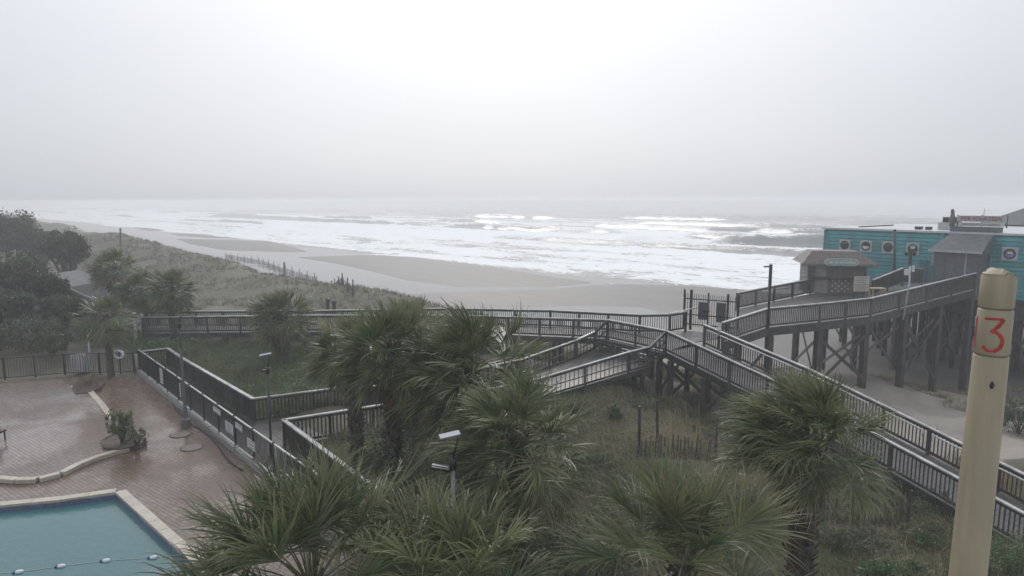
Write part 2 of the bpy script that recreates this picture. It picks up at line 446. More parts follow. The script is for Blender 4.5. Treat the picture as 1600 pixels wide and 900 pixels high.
# ---- ground sheet (dunes, beach, sea bed)
rl = [3.0]
while rl[-1] < 2400: rl.append(rl[-1] * 1.0135 + 0.02)
gx, gy, gF = polar(np.array(rl), R(-66), R(66), 420)
gzv = ground(gx, gy)
gs, gt = shore(gx, gy)
veg = sstep(0.42, 0.55, fbm(gx * 0.12, gy * 0.12, 5, 4) + 0.30 * sstep(-48, -56, gt) - 0.75 * sstep(13.5, 17, gx) * sstep(25, 28, gy))
veg = veg * sstep(-44, -50, gt)
def ground_material():
    m = bpy.data.materials.new('sand_and_soil'); m.use_nodes = True
    n, l = m.node_tree.nodes, m.node_tree.links; b = n['Principled BSDF']
    g = n.new('ShaderNodeNewGeometry'); sx = n.new('ShaderNodeSeparateXYZ'); l.new(g.outputs['Position'], sx.inputs[0])
    wet = n.new('ShaderNodeMapRange'); wet.interpolation_type = 'SMOOTHSTEP'
    wet.inputs['From Min'].default_value = -2.3; wet.inputs['From Max'].default_value = -2.85
    no = n.new('ShaderNodeTexNoise'); no.inputs['Scale'].default_value = 0.35; no.inputs['Detail'].default_value = 6
    l.new(g.outputs['Position'], no.inputs['Vector'])
    l.new(sx.outputs['Z'], wet.inputs['Value'])
    dry = n.new('ShaderNodeMix'); dry.data_type = 'RGBA'
    dry.inputs['A'].default_value = (0.24, 0.215, 0.185, 1); dry.inputs['B'].default_value = (0.36, 0.33, 0.29, 1)
    l.new(no.outputs['Fac'], dry.inputs['Factor'])
    m1 = n.new('ShaderNodeMix'); m1.data_type = 'RGBA'; l.new(wet.outputs[0], m1.inputs['Factor'])
    l.new(dry.outputs['Result'], m1.inputs['A'])
    wmap = n.new('ShaderNodeMapping'); wmap.vector_type = 'TEXTURE'; wmap.inputs['Rotation'].default_value = (0, 0, math.atan2(SHU[1], SHU[0])); wmap.inputs['Scale'].default_value = (14, 2.2, 1)
    l.new(g.outputs['Position'], wmap.inputs['Vector'])
    wno = n.new('ShaderNodeTexNoise'); wno.inputs['Scale'].default_value = 0.9; wno.inputs['Detail'].default_value = 7; l.new(wmap.outputs[0], wno.inputs['Vector'])
    wc = n.new('ShaderNodeMix'); wc.data_type = 'RGBA'; wc.inputs['A'].default_value = (0.085, 0.078, 0.070, 1); wc.inputs['B'].default_value = (0.175, 0.162, 0.148, 1)
    l.new(wno.outputs['Fac'], wc.inputs['Factor']); l.new(wc.outputs['Result'], m1.inputs['B'])
    av = n.new('ShaderNodeAttribute'); av.attribute_name = 'veg'
    soil = n.new('ShaderNodeMix'); soil.data_type = 'RGBA'
    n2 = n.new('ShaderNodeTexNoise'); n2.inputs['Scale'].default_value = 2.2; n2.inputs['Detail'].default_value = 6
    l.new(g.outputs['Position'], n2.inputs['Vector'])
    l.new(n2.outputs['Fac'], soil.inputs['Factor'])
    soil.inputs['A'].default_value = (0.045, 0.045, 0.028, 1); soil.inputs['B'].default_value = (0.13, 0.118, 0.078, 1)
    m2 = n.new('ShaderNodeMix'); m2.data_type = 'RGBA'; l.new(av.outputs['Fac'], m2.inputs['Factor'])
    l.new(m1.outputs['Result'], m2.inputs['A']); l.new(soil.outputs['Result'], m2.inputs['B'])
    l.new(m2.outputs['Result'], b.inputs['Base Color'])
    rg = n.new('ShaderNodeMapRange'); rg.inputs['To Min'].default_value = 0.8; rg.inputs['To Max'].default_value = 0.55
    l.new(wet.outputs[0], rg.inputs['Value']); l.new(rg.outputs[0], b.inputs['Roughness'])
    bp = n.new('ShaderNodeBump'); bp.inputs['Strength'].default_value = 0.9; bp.inputs['Distance'].default_value = 0.16
    n3 = n.new('ShaderNodeTexNoise'); n3.inputs['Scale'].default_value = 1.7; n3.inputs['Detail'].default_value = 5
    l.new(g.outputs['Position'], n3.inputs['Vector'])
    inv = n.new('ShaderNodeMath'); inv.operation = 'SUBTRACT'; inv.inputs[0].default_value = 1.0; l.new(wet.outputs[0], inv.inputs[1])
    hm = n.new('ShaderNodeMath'); hm.operation = 'MULTIPLY'; l.new(inv.outputs[0], hm.inputs[0]); l.new(n3.outputs['Fac'], hm.inputs[1])
    l.new(hm.outputs[0], bp.inputs['Height']); l.new(bp.outputs[0], b.inputs['Normal'])
    return m
me = np_mesh('ground', np.stack([gx, gy, gzv], -1), gF, True, {'veg': veg})
prop(link('ground', me, ground_material()), 'sand dunes and grey wet beach running down to the surf', kind='structure')

# ---- sea
rl = [40.0]
while rl[-1] < 2350: rl.append(rl[-1] * 1.0075 + 0.05)
sx_, sy_, sF = polar(np.array(rl), R(-58), R(58), 460)
ss, st = shore(sx_, sy_)
warp = 26 * (fbm(ss * 0.006, st * 0.004, 31, 3) - 0.5) + 10 * (fbm(ss * 0.03, st * 0.02, 37, 3) - 0.5)
tw = st + warp
lam = 46.0
ph = tw / lam
fr = ph - np.floor(ph)
prof = np.where(fr < 0.5, np.exp(-((fr - 0.5) / 0.06) ** 2), np.exp(-((fr - 0.5) / 0.15) ** 2))                               # crested shoaling waves
wid = np.floor(ph)
patch = sstep(0.40, 0.66, vnoise(ss * 0.016 + wid * 13.7, wid * 5.1, 41))   # each crest breaks up along its length
amp = sstep(25, 110, st) * (1.0 - 0.55 * sstep(260, 600, st))
sz = SEA_Z + amp * prof * (0.45 + 2.0 * patch)
# the large breakers seen beyond the walkway gate: ridges with their own place on the water
face = np.zeros_like(sz); crest = np.zeros_like(sz)
def ridge_wave(pxa, pxb, py, h, wdt, seed, fk=0.85):
    global sz, face, crest
    A = at(pxa, py, SEA_Z); B = at(pxb, py + (pxb - pxa) * 0.02, SEA_Z)
    d = (B - A); L = d.length; d.normalize(); nn = Vector((-d.y, d.x, 0))
    u = (sx_ - A.x) * d.x + (sy_ - A.y) * d.y
    v = (sx_ - A.x) * nn.x + (sy_ - A.y) * nn.y
    v = v + 5.0 * (fbm(u * 0.03, u * 0, seed, 3) - 0.5)
    k = sstep(-0.1 * L, 0.25 * L, u) * (1 - sstep(0.8 * L, 1.1 * L, u)) * (0.45 + 1.0 * fbm(u * 0.06, u * 0 + 1, seed + 3, 4))
    shape = np.where(v < 0, np.exp(-(v / (wdt * 0.45)) ** 2), np.exp(-(v / (wdt * 1.4)) ** 2))
    sz = sz + h * k * shape
    f = k * np.exp(-((v + wdt * 0.30) / (wdt * 0.42)) ** 2)
    face = np.maximum(face, f * fk)
    crest = np.maximum(crest, k * np.exp(-((v - wdt * 0.25) / (wdt * 0.35)) ** 2)); crest = np.maximum(crest, k * np.exp(-((v + wdt * 1.2) / (wdt * 0.5)) ** 2))
ridge_wave(1060, 1520, 384, 3.1, 9.0, 51)
ridge_wave(960, 1090, 381, 1.6, 8.0, 57, 0.35)
ridge_wave(840, 985, 363, 1.3, 9.0, 53, 0.7)
ridge_wave(620, 760, 351, 1.3, 12.0, 55, 0.6)
ridge_wave(340, 440, 339, 1.6, 20.0, 59, 0.6)
chop = (fbm(sx_ * 0.16, sy_ * 0.16, 61, 3) - 0.5)
sz = sz + chop * 0.75 * sstep(4, 60, st) + crest * 1.3 * (fbm(sx_ * 0.35, sy_ * 0.35, 63, 3) - 0.3)
sz = np.where(st < 0, SEA_Z, sz)
# foam: thick in the surf zone, thin beyond, none on the unbroken faces or in the shallow runnels
fo = (0.60 + 0.12 * (1 - sstep(60, 190, st))) * sstep(-4, 6, st) * (1 - sstep(190, 330, st)) + 0.20 * sstep(190, 330, st) * (1 - sstep(420, 1000, st))
fo = fo + 0.22 * prof * patch * sstep(20, 60, st) + 0.18 * sstep(30, 75, st) * (1 - sstep(90, 200, st))
gface = np.exp(-((fr - 0.42) / 0.07) ** 2) * (0.45 + patch) * sstep(25, 75, st)
fo = fo - 0.75 * face - 0.72 * gface + 0.30 * crest
fo = fo + 0.75 * (fbm(ss * 0.010, st * 0.045, 71, 4) - 0.5)
fo = np.where(st < -4, 0.0, fo)
def sea_material():
    m = bpy.data.materials.new('storm_sea'); m.use_nodes = True
    n, l = m.node_tree.nodes, m.node_tree.links; b = n['Principled BSDF']
    g = n.new('ShaderNodeNewGeometry')
    mp = n.new('ShaderNodeMapping'); mp.vector_type = 'TEXTURE'; mp.inputs['Rotation'].default_value = (0, 0, math.atan2(SHU[1], SHU[0]))
    l.new(g.outputs['Position'], mp.inputs['Vector'])
    def noise(sc, stretch, det=6, dist=0.0):
        q = n.new('ShaderNodeMapping'); q.inputs['Scale'].default_value = stretch; l.new(mp.outputs[0], q.inputs['Vector'])
        t = n.new('ShaderNodeTexNoise'); t.inputs['Scale'].default_value = sc; t.inputs['Detail'].default_value = det; t.inputs['Distortion'].default_value = dist
        t.inputs['Roughness'].default_value = 0.62
        l.new(q.outputs[0], t.inputs['Vector']); return t
    a = noise(0.10, (0.35, 1.0, 1.0), 7, 0.6)
    c = noise(0.6, (0.5, 1.0, 1.0), 6, 1.2)
    at_ = n.new('ShaderNodeAttribute'); at_.attribute_name = 'foam'
    def math_(op, x, y, clamp=False):
        q = n.new('ShaderNodeMath'); q.operation = op; q.use_clamp = clamp
        for i, v in enumerate((x, y)):
            if isinstance(v, (int, float)): q.inputs[i].default_value = v
            else: l.new(v, q.inputs[i])
        return q.outputs[0]
    na = math_('MULTIPLY', math_('SUBTRACT', a.outputs['Fac'], 0.5), 2.0)
    nc = math_('MULTIPLY', math_('SUBTRACT', c.outputs['Fac'], 0.5), 1.4)
    tot = math_('ADD', math_('ADD', na, nc), at_.outputs['Fac'])
    mr = n.new('ShaderNodeMapRange'); mr.interpolation_type = 'SMOOTHSTEP'
    mr.inputs['From Min'].default_value = 0.36; mr.inputs['From Max'].default_value = 0.60
    l.new(tot, mr.inputs['Value'])
    mix = n.new('ShaderNodeMix'); mix.data_type = 'RGBA'; l.new(mr.outputs[0], mix.inputs['Factor'])
    mix.inputs['A'].default_value = (0.085, 0.088, 0.082, 1); mix.inputs['B'].default_value = (0.90, 0.91, 0.92, 1)
    l.new(mix.outputs['Result'], b.inputs['Base Color'])
    ro = n.new('ShaderNodeMapRange'); ro.inputs['To Min'].default_value = 0.14; ro.inputs['To Max'].default_value = 0.8
    l.new(mr.outputs[0], ro.inputs['Value']); l.new(ro.outputs[0], b.inputs['Roughness'])
    # ripples fade out in the sheltered runnels, where no foam attribute is set
    rip = n.new('ShaderNodeMapRange'); rip.inputs['From Max'].default_value = 0.15; rip.inputs['To Min'].default_value = 0.03; rip.inputs['To Max'].default_value = 0.6
    l.new(at_.outputs['Fac'], rip.inputs['Value'])
    r2 = noise(0.9, (0.5, 1, 1), 5)
    hh = math_('ADD', r2.outputs['Fac'], math_('MULTIPLY', mr.outputs[0], 0.4))
    bp = n.new('ShaderNodeBump'); bp.inputs['Distance'].default_value = 0.5
    l.new(rip.outputs[0], bp.inputs['Strength']); l.new(hh, bp.inputs['Height']); l.new(bp.outputs[0], b.inputs['Normal'])
    return m
me = np_mesh('sea', np.stack([sx_, sy_, sz], -1), sF, True, {'foam': fo})
prop(link('sea', me, sea_material()), 'rough grey sea with rows of white breaking surf', kind='structure')

# ---- pool deck of brick pavers
def paver_material(name, c1, c2, puddle):
    m = bpy.data.materials.new(name); m.use_nodes = True
    n, l = m.node_tree.nodes, m.node_tree.links; b = n['Principled BSDF']
    g = n.new('ShaderNodeNewGeometry')
    q = n.new('ShaderNodeMapping'); q.inputs['Rotation'].default_value = (0, 0, 0.62); l.new(g.outputs['Position'], q.inputs['Vector'])
    br = n.new('ShaderNodeTexBrick'); l.new(q.outputs[0], br.inputs['Vector'])
    br.inputs['Scale'].default_value = 1.0; br.inputs['Brick Width'].default_value = 0.26; br.inputs['Row Height'].default_value = 0.13
    br.inputs['Mortar Size'].default_value = 0.008; br.inputs['Mortar Smooth'].default_value = 0.2
    br.inputs['Color1'].default_value = (*c1, 1); br.inputs['Color2'].default_value = (*c2, 1)
    br.inputs['Mortar'].default_value = (0.06, 0.05, 0.045, 1)
    no = n.new('ShaderNodeTexNoise'); no.inputs['Scale'].default_value = 0.33; no.inputs['Detail'].default_value = 6; no.inputs['Distortion'].default_value = 0.8
    l.new(g.outputs['Position'], no.inputs['Vector'])
    st_ = n.new('ShaderNodeMapRange'); st_.inputs['From Min'].default_value = 0.40; st_.inputs['From Max'].default_value = 0.62
    l.new(no.outputs['Fac'], st_.inputs['Value'])
    mx = n.new('ShaderNodeMix'); mx.data_type = 'RGBA'; mx.blend_type = 'MULTIPLY'
    mx.inputs['Factor'].default_value = 1.0
    tone = n.new('ShaderNodeMix'); tone.data_type = 'RGBA'; l.new(st_.outputs[0], tone.inputs['Factor'])
    tone.inputs['A'].default_value = (0.62, 0.50, 0.43, 1); tone.inputs['B'].default_value = (1.05, 1.02, 1.0, 1)
    l.new(br.outputs['Color'], mx.inputs['A']); l.new(tone.outputs['Result'], mx.inputs['B'])
    l.new(mx.outputs['Result'], b.inputs['Base Color'])
    ro = n.new('ShaderNodeMapRange'); ro.inputs['From Min'].default_value = 0.35; ro.inputs['From Max'].default_value = 0.65
    ro.inputs['To Min'].default_value = 0.36; ro.inputs['To Max'].default_value = puddle * .5
    l.new(no.outputs['Fac'], ro.inputs['Value']); l.new(ro.outputs[0], b.inputs['Roughness'])
    n2 = n.new('ShaderNodeTexNoise'); n2.inputs['Scale'].default_value = 5; n2.inputs['Detail'].default_value = 4
    l.new(g.outputs['Position'], n2.inputs['Vector'])
    ad = n.new('ShaderNodeMath'); ad.operation = 'MULTIPLY_ADD'; ad.inputs[1].default_value = -1.0
    l.new(br.outputs['Fac'], ad.inputs[0]); l.new(n2.outputs['Fac'], ad.inputs[2])
    bp = n.new('ShaderNodeBump'); bp.inputs['Strength'].default_value = 0.5; bp.inputs['Distance'].default_value = 0.012
    l.new(ad.outputs[0], bp.inputs['Height']); l.new(bp.outputs[0], b.inputs['Normal'])
    return m
PAV = paver_material('pavers_wet', (0.165, 0.112, 0.085), (0.215, 0.175, 0.15), 0.14)
PAV2 = paver_material('pavers_terrace', (0.20, 0.165, 0.15), (0.26, 0.225, 0.205), 0.14)

# pool outline on the deck (inner edge of the coping)
POOL = [at(-420, 818, 0), at(0, 793, 0), at(95, 784, 0), at(180, 772, 0)]
pd = (at(252, 838, 0) - POOL[-1]).normalized()
POOL += [POOL[-1] + pd * 9.0]
POOL += [Vector((POOL[0].x, POOL[-1].y - 2.0, 0))]
POOLXY = [xy(p) for p in POOL]
# deck as strips round the pool so that the basin is a real opening
b = MB()
a0, a1, a2, a3, a4, a5 = POOLXY
Dk = DECK
rear0, rear1, rear2, rear3, fa, fc, lc = Dk
for poly in ([lc, (a0[0], a5[1]), a0, rear0], [rear0, a0, a1, rear1], [rear1, a1, a2, rear2], [rear2, a2, a3, rear3],
             [rear3, a3, fa], [fa, a3, a4, fc], [fc, a4, a5, lc]):
    b.add([(p[0], p[1], 0.0) for p in poly], [tuple(range(len(poly) - 1, -1, -1))])
b.prism([(p[0], p[1]) for p in Dk], -0.40, -0.34)
prop(b.build('pool_deck', PAV), 'wet brick paved pool deck', kind='structure')

# pool basin and water
b = MB()
n_ = len(POOLXY)
for i in range(n_):
    p, q = POOLXY[i], POOLXY[(i + 1) % n_]
    b.quad((p[0], p[1], 0.0), (q[0], q[1], 0.0), (q[0], q[1], -0.33), (p[0], p[1], -0.33))
pool = thing('swimming_pool', (POOLXY[3][0], POOLXY[3][1], 0), 'turquoise swimming pool with pale stone coping sunk in the brick deck', 'pool')
tile = mat('pool_tile', (0.10, 0.13, 0.22), rough=0.2, var=0.3, scale=9)
b.build('basin_wall', tile, pool)
wm = bpy.data.materials.new('pool_water'); wm.use_nodes = True
nn_, ll_ = wm.node_tree.nodes, wm.node_tree.links
bb = nn_['Principled BSDF']; bb.inputs['Base Color'].default_value = (0.055, 0.20, 0.225, 1); bb.inputs['Roughness'].default_value = 0.06
tn = nn_.new('ShaderNodeTexNoise'); tn.inputs['Scale'].default_value = 5.0; tn.inputs['Detail'].default_value = 3
gg = nn_.new('ShaderNodeNewGeometry'); ll_.new(gg.outputs['Position'], tn.inputs['Vector'])
bp = nn_.new('ShaderNodeBump'); bp.inputs['Strength'].default_value = 0.35; bp.inputs['Distance'].default_value = 0.04
ll_.new(tn.outputs['Fac'], bp.inputs['Height']); ll_.new(bp.outputs[0], bb.inputs['Normal'])
cn = nn_.new('ShaderNodeTexNoise'); cn.inputs['Scale'].default_value = 0.35; ll_.new(gg.outputs['Position'], cn.inputs['Vector'])
cm = nn_.new('ShaderNodeMix'); cm.data_type = 'RGBA'; ll_.new(cn.outputs['Fac'], cm.inputs['Factor'])
cm.inputs['A'].default_value = (0.040, 0.135, 0.150, 1); cm.inputs['B'].default_value = (0.065, 0.175, 0.185, 1)
ll_.new(cm.outputs['Result'], bb.inputs['Base Color'])
b = MB(); b.add([(p[0], p[1], -0.16) for p in POOLXY], [tuple(range(n_ - 1, -1, -1))]); b.build('water_surface', wm, pool)
# coping stones along the edges in view
def stones(p, q, w, h, z, m, parent, L=0.75, name='coping_stone', side=1):
    p, q = Vector((p[0], p[1], 0)), Vector((q[0], q[1], 0)); d = q - p; k = max(1, round(d.length / L)); s = d.length / k
    d.normalize(); nrm = Vector((-d.y, d.x, 0)) * side; a = math.atan2(d.y, d.x)
    for i in range(k):
        c = p + d * (s * (i + 0.5)) + nrm * (w / 2)
        piece(name, m, parent, (c.x, c.y, z + rng.uniform(-0.003, 0.003)), (s - 0.012, w, h), (0, 0, a))
for i in range(4):
    stones(POOLXY[i], POOLXY[i + 1], 0.30, 0.10, -0.03, M['coping'], pool, side=1)

# raised terrace on the left with its pale kerb
TER_PX = [(-420, 628), (-420, 800), (0, 744), (30, 747), (60, 746), (92, 738), (120, 724), (148, 713), (178, 704), (205, 697), (188, 676), (172, 655), (155, 633), (137, 612), (110, 604), (96, 592), (0, 600)]
TER = pxs(TER_PX, 0.12)
TER = TER[1:] + [TER[0]]
b = MB(); b.prism(TER, 0.004, 0.12)
prop(b.build('terrace', PAV2), 'slightly raised brick terrace with a curved edge', kind='structure')
kerb = thing('terrace_kerb', (TER[3][0], TER[3][1], 0), 'pale curved kerb edging the raised brick terrace', 'kerb')
for i in range(0, 13):
    p, q = Vector((*TER[i], 0)), Vector((*TER[(i + 1)], 0))
    if (p.x < -45): continue
    dd = (q - p); nk = Vector((-dd.y, dd.x, 0)).normalized()
    c0, c1 = p - nk * 0.10, q - nk * 0.10
    b = MB(); b.bar((c0.x, c0.y, 0.075), (c1.x, c1.y, 0.075), 0.26, 0.15)
    if 8 <= i <= 9: continue
    b.build('kerb_stone', M['coping'], kerb, bevel=0.015)

# ---- haze: one closed box of rainy air round everything below the clouds
hz = MB(); hz.box((0, 900, 2.0), (5600, 3600, 18.0))
hm_ = bpy.data.materials.new('haze'); hm_.use_nodes = True
hn, hl = hm_.node_tree.nodes, hm_.node_tree.links
for q in list(hn):
    if q.type != 'OUTPUT_MATERIAL': hn.remove(q)
pv = hn.new('ShaderNodeVolumePrincipled')
pv.inputs['Color'].default_value = (0.95, 0.955, 0.97, 1)
pv.inputs['Density'].default_value = 0.0021
pv.inputs['Anisotropy'].default_value = 0.25
hl.new(pv.outputs[0], hn['Material Output'].inputs['Volume'])
prop(hz.build('haze', hm_, kind='stuff'), 'pale rainy haze hanging over the shore', 'haze')

# ================================================================== WALKWAYS
EXCL = []                                            # plan polygons kept free of plants
def lerp(a, b, t): return a + (b - a) * t
def along(pts, step, start=0.0, end_pad=0.0):        # points every step metres along a 3-D polyline (plan length)
    out = []; acc = start
    seg = [((Vector(pts[i + 1]) - Vector(pts[i])).xy.length) for i in range(len(pts) - 1)]
    tot = sum(seg); k = max(1, round((tot - start - end_pad) / step)); st_ = (tot - start - end_pad) / k
    for j in range(k + 1):
        d = start + j * st_; i = 0
        while i < len(seg) - 1 and d > seg[i]: d -= seg[i]; i += 1
        t = min(1, d / seg[i]) if seg[i] > 0 else 0
        dirv = Vector(pts[i + 1]) - Vector(pts[i])
        out.append((Vector(pts[i]).lerp(Vector(pts[i + 1]), t), dirv.normalized()))
    return out

def railing(parent, pts, h=1.06, post_step=1.9, bal_step=0.125, cap=(0.15, 0.045), post=0.10, bal=0.035, singles=False,
            mid=False, post_down=0.25, cap_m='wood_cap', m='wood_dark', handrail=None, board=False, bal_m=None):
    """pts: top of the rail. Parts: top_rail and bottom_rail per bay run, each post, balusters."""
    m_ = M[m]
    for i in range(len(pts) - 1):
        p, q = Vector(pts[i]), Vector(pts[i + 1]); d = (q - p).normalized(); e = d * 0.03
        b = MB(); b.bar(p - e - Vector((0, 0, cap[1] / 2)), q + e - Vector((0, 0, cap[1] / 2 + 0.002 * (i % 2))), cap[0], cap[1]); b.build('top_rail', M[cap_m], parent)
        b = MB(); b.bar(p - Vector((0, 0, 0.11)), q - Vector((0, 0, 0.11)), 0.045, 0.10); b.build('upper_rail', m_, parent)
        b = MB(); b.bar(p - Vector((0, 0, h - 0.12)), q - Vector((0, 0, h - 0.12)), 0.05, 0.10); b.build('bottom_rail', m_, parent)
        if mid:
            b = MB(); b.bar(p - Vector((0, 0, h * 0.52)), q - Vector((0, 0, h * 0.52)), 0.05, 0.05); b.build('middle_rail', m_, parent)
        if handrail:
            side = Vector((-d.y, d.x, 0)).normalized() * handrail
            b = MB(); b.tube([p + side - Vector((0, 0, 0.16)), q + side - Vector((0, 0, 0.16))], 0.022, 6); b.build('handrail', M['metal_rail'], parent, smooth=True)
    done = []
    for i in range(len(pts) - 1):
        for (c, d) in along([pts[i], pts[i + 1]], post_step):
            if any((c - o).length < 0.3 for o in done): continue
            done.append(c)
            piece('post', m_, parent, (c.x, c.y, c.z - h - post_down), (post, post, h + post_down - cap[1] - 0.004), (0, 0, math.atan2(d.y, d.x)))
    bm = MB()
    for i in range(len(pts) - 1):
        for (c, d) in along([pts[i], pts[i + 1]], bal_step, bal_step / 2, bal_step / 2):
            z0 = c.z - h + 0.16; hh = h - 0.16 - 0.15
            a = math.atan2(d.y, d.x)
            if singles:
                piece('baluster', bal_m or m_, parent, (c.x, c.y, z0), (bal, bal, hh), (0, 0, a))
            else:
                bm.box((c.x, c.y, z0 + hh / 2), (bal, bal, hh), a)
    if not singles and bm.v: bm.build('balusters', bal_m or m_, parent, kind='stuff')

def decking(parent, L, Rr, thick=0.04, bw=0.14, gap=0.012, fascia=0.26, m='wood_deck', joists=True):
    """boards laid across between two edge polylines (surface heights) with edge beams"""
    b = MB()
    for i in range(len(L) - 1):
        a0, a1, c0, c1 = Vector(L[i]), Vector(L[i + 1]), Vector(Rr[i]), Vector(Rr[i + 1])
        n = max(1, int(((a1 - a0).length + (c1 - c0).length) / 2 / bw))
        for k in range(n):
            t0, t1 = k / n, (k + 1) / n - gap / bw / n
            dz = Vector((0, 0, rng.uniform(-0.004, 0.004)))
            P = [a0.lerp(a1, t0) + dz, a0.lerp(a1, t1) + dz, c0.lerp(c1, t1) + dz, c0.lerp(c1, t0) + dz]
            Q = [p - Vector((0, 0, thick)) for p in P]
            b.add(Q + P, [(0, 1, 2, 3), (7, 6, 5, 4), (0, 4, 5, 1), (1, 5, 6, 2), (2, 6, 7, 3), (3, 7, 4, 0)])
    b.build('deck_boards', M[m], parent, kind='stuff')
    dn = Vector((0, 0, thick + fascia / 2 + 0.005))
    if fascia > 0:
        for E in (L, Rr):
            for i in range(len(E) - 1):
                b = MB(); b.bar(Vector(E[i]) - dn, Vector(E[i + 1]) - dn, 0.07, fascia); b.build('edge_beam', M['wood_dark'], parent)

def piles(parent, L, Rr, step, under=0.32, r=0.13, brace=True, sq=True, xb=False):
    """pairs of piles down to the ground below a deck with cross braces"""
    A = along(L, step, 0.35, 0.35); k = len(A)
    tot = sum((Vector(Rr[i + 1]) - Vector(Rr[i])).length for i in range(len(Rr) - 1))
    Bp = along(Rr, tot / max(1, k - 1) * 0.999, 0.35, 0.35)
    prev = None
    for i in range(min(len(A), len(Bp))):
        row = []
        for c, d in (A[i], Bp[i]):
            g = gz(c.x, c.y) - 0.3; top = c.z - under
            if top - g < 0.35: row.append(None); continue
            b = MB()
            if sq: b.box((c.x, c.y, (g + top) / 2), (2 * r, 2 * r, top - g), math.atan2(d.y, d.x))
            else: b.tube([(c.x, c.y, g), (c.x, c.y, (g + top) / 2), (c.x, c.y, top)], [r * 1.08, r * 1.03, r], 10)
            b.build('pile', M['wood_pile'], parent, smooth=not sq)
            row.append((Vector((c.x, c.y, g + 0.3)), Vector((c.x, c.y, top))))
        if all(row):
            b = MB(); b.bar(row[0][1] - Vector((0, 0, 0.02)), row[1][1] - Vector((0, 0, 0.02)), 0.12, 0.24); b.build('cross_beam', M['wood_dark'], parent)
            if brace and row[0][1].z - row[0][0].z > 1.3:
                for p, q in ((row[0], row[1]), (row[1], row[0])):
                    b = MB(); b.bar(p[0].lerp(p[1], 0.12), q[0].lerp(q[1], 0.9), 0.05, 0.17); b.build('brace', M['wood_pile'], parent)
        if xb and prev and row[0] and prev[0] and i % 2 == 1:
            for p, q in ((row[0], prev[0]), (prev[0], row[0])):
                o_ = Vector((0.05, -0.12, 0))
                b = MB(); b.bar(p[0].lerp(p[1], 0.15) + o_, q[0].lerp(q[1], 0.88) + o_, 0.05, 0.17); b.build('brace', M['wood_pile'], parent)
        prev = row
H_ = 1.06
dn = lambda v, k=H_: Vector((v[0], v[1], v[2] - k))

# ---- key points (tops of the rails)
J_A = at(950, 499, 3.2)                      # where the shore walkway meets the ramp
J_B = at(1041, 516, 3.25)                    # head of the long ramp, landward side
RE = at(1640, 822, -0.05)                    # far end of the long ramp, out of frame
rd = (RE - J_B); rl_ = rd.xy.length
rn = Vector((-rd.y, rd.x, 0)).normalized()
if rn.x < 0: rn = -rn
RW = 2.75
J_C = J_B + rn * RW + Vector((rd.x, rd.y, 0)).normalized() * -0.6; J_C.z = 3.3
RE2 = RE + rn * RW

# ---- shore walkway (the long level one)
sw = thing('shore_boardwalk', (J_A.x - 10, J_A.y + 3, 0), 'long raised timber boardwalk running level behind the palms along the beach', 'boardwalk')
SWn = [at(222, 495, 2.1), at(480, 492, 2.45), at(700, 491.5, 2.8), J_A]
SWf = [at(222, 486, 2.1), at(480, 485, 2.45), at(700, 481, 2.8), at(860, 484, 3.0), at(1000, 491, 3.2), at(1047, 490, 3.25)]
SWf4 = [SWf[0], SWf[1], SWf[2], at(960, 488.5, 3.18)]
railing(sw, SWn, post_step=2.1, mid=True)
railing(sw, SWf, post_step=2.1)
railing(sw, [SWn[0], SWf[0]], post_step=2.1)
decking(sw, [dn(p) for p in SWn], [dn(p) for p in SWf4])
piles(sw, [dn(p) for p in SWn], [dn(p) for p in SWf4], 2.6, r=0.1, brace=False)
EXCL.append([xy(p) for p in SWn] + [xy(p) for p in SWf4[::-1]])

# ---- junction platform
jp = thing('junction_platform', (J_B.x, J_B.y, 0), 'timber platform where the ramps and the boardwalks meet at the picket gate', 'platform')
G_A = at(1068, 512, 2.25); G_B = at(1152, 520, 2.25)      # foot of the gate
jd = [dn(J_A), dn(J_B), dn(J_C), Vector((G_B.x + 0.5, G_B.y - 0.2, 2.2)), Vector((G_B.x, G_B.y + 0.4, 2.2)), dn(SWf[-1]), dn(SWf4[-1])]
Lj = [dn(J_A), dn(J_B)]
decking(jp, [dn(J_B) , dn(J_A)], [dn(J_C), dn(SWf4[-1])])
decking(jp, [dn(J_C) + Vector((0, 0, -0.012)), dn(SWf4[-1]) + Vector((0, 0, -0.012))], [Vector((G_B.x + 0.6, G_B.y + 0.2, 2.18)), dn(SWf[-1]) + Vector((0.6, 0.5, -0.012))])
piles(jp, [dn(J_B), dn(J_A)], [dn(J_C), dn(SWf4[-1])], 1.9, r=0.11)
railing(jp, [J_A, J_B], post_step=1.8, mid=True, singles=True)
b = MB(); b.bar(SWf[-1], at(1090, 480, 3.45), 0.15, 0.05); b.build('top_rail', M['wood_cap'], jp)
railing(jp, [SWf[-1], at(1072, 486, 3.35)], post_step=1.2)
EXCL.append([xy(p) for p in (J_A, J_B, J_C, G_B, G_A, SWf[-1])])

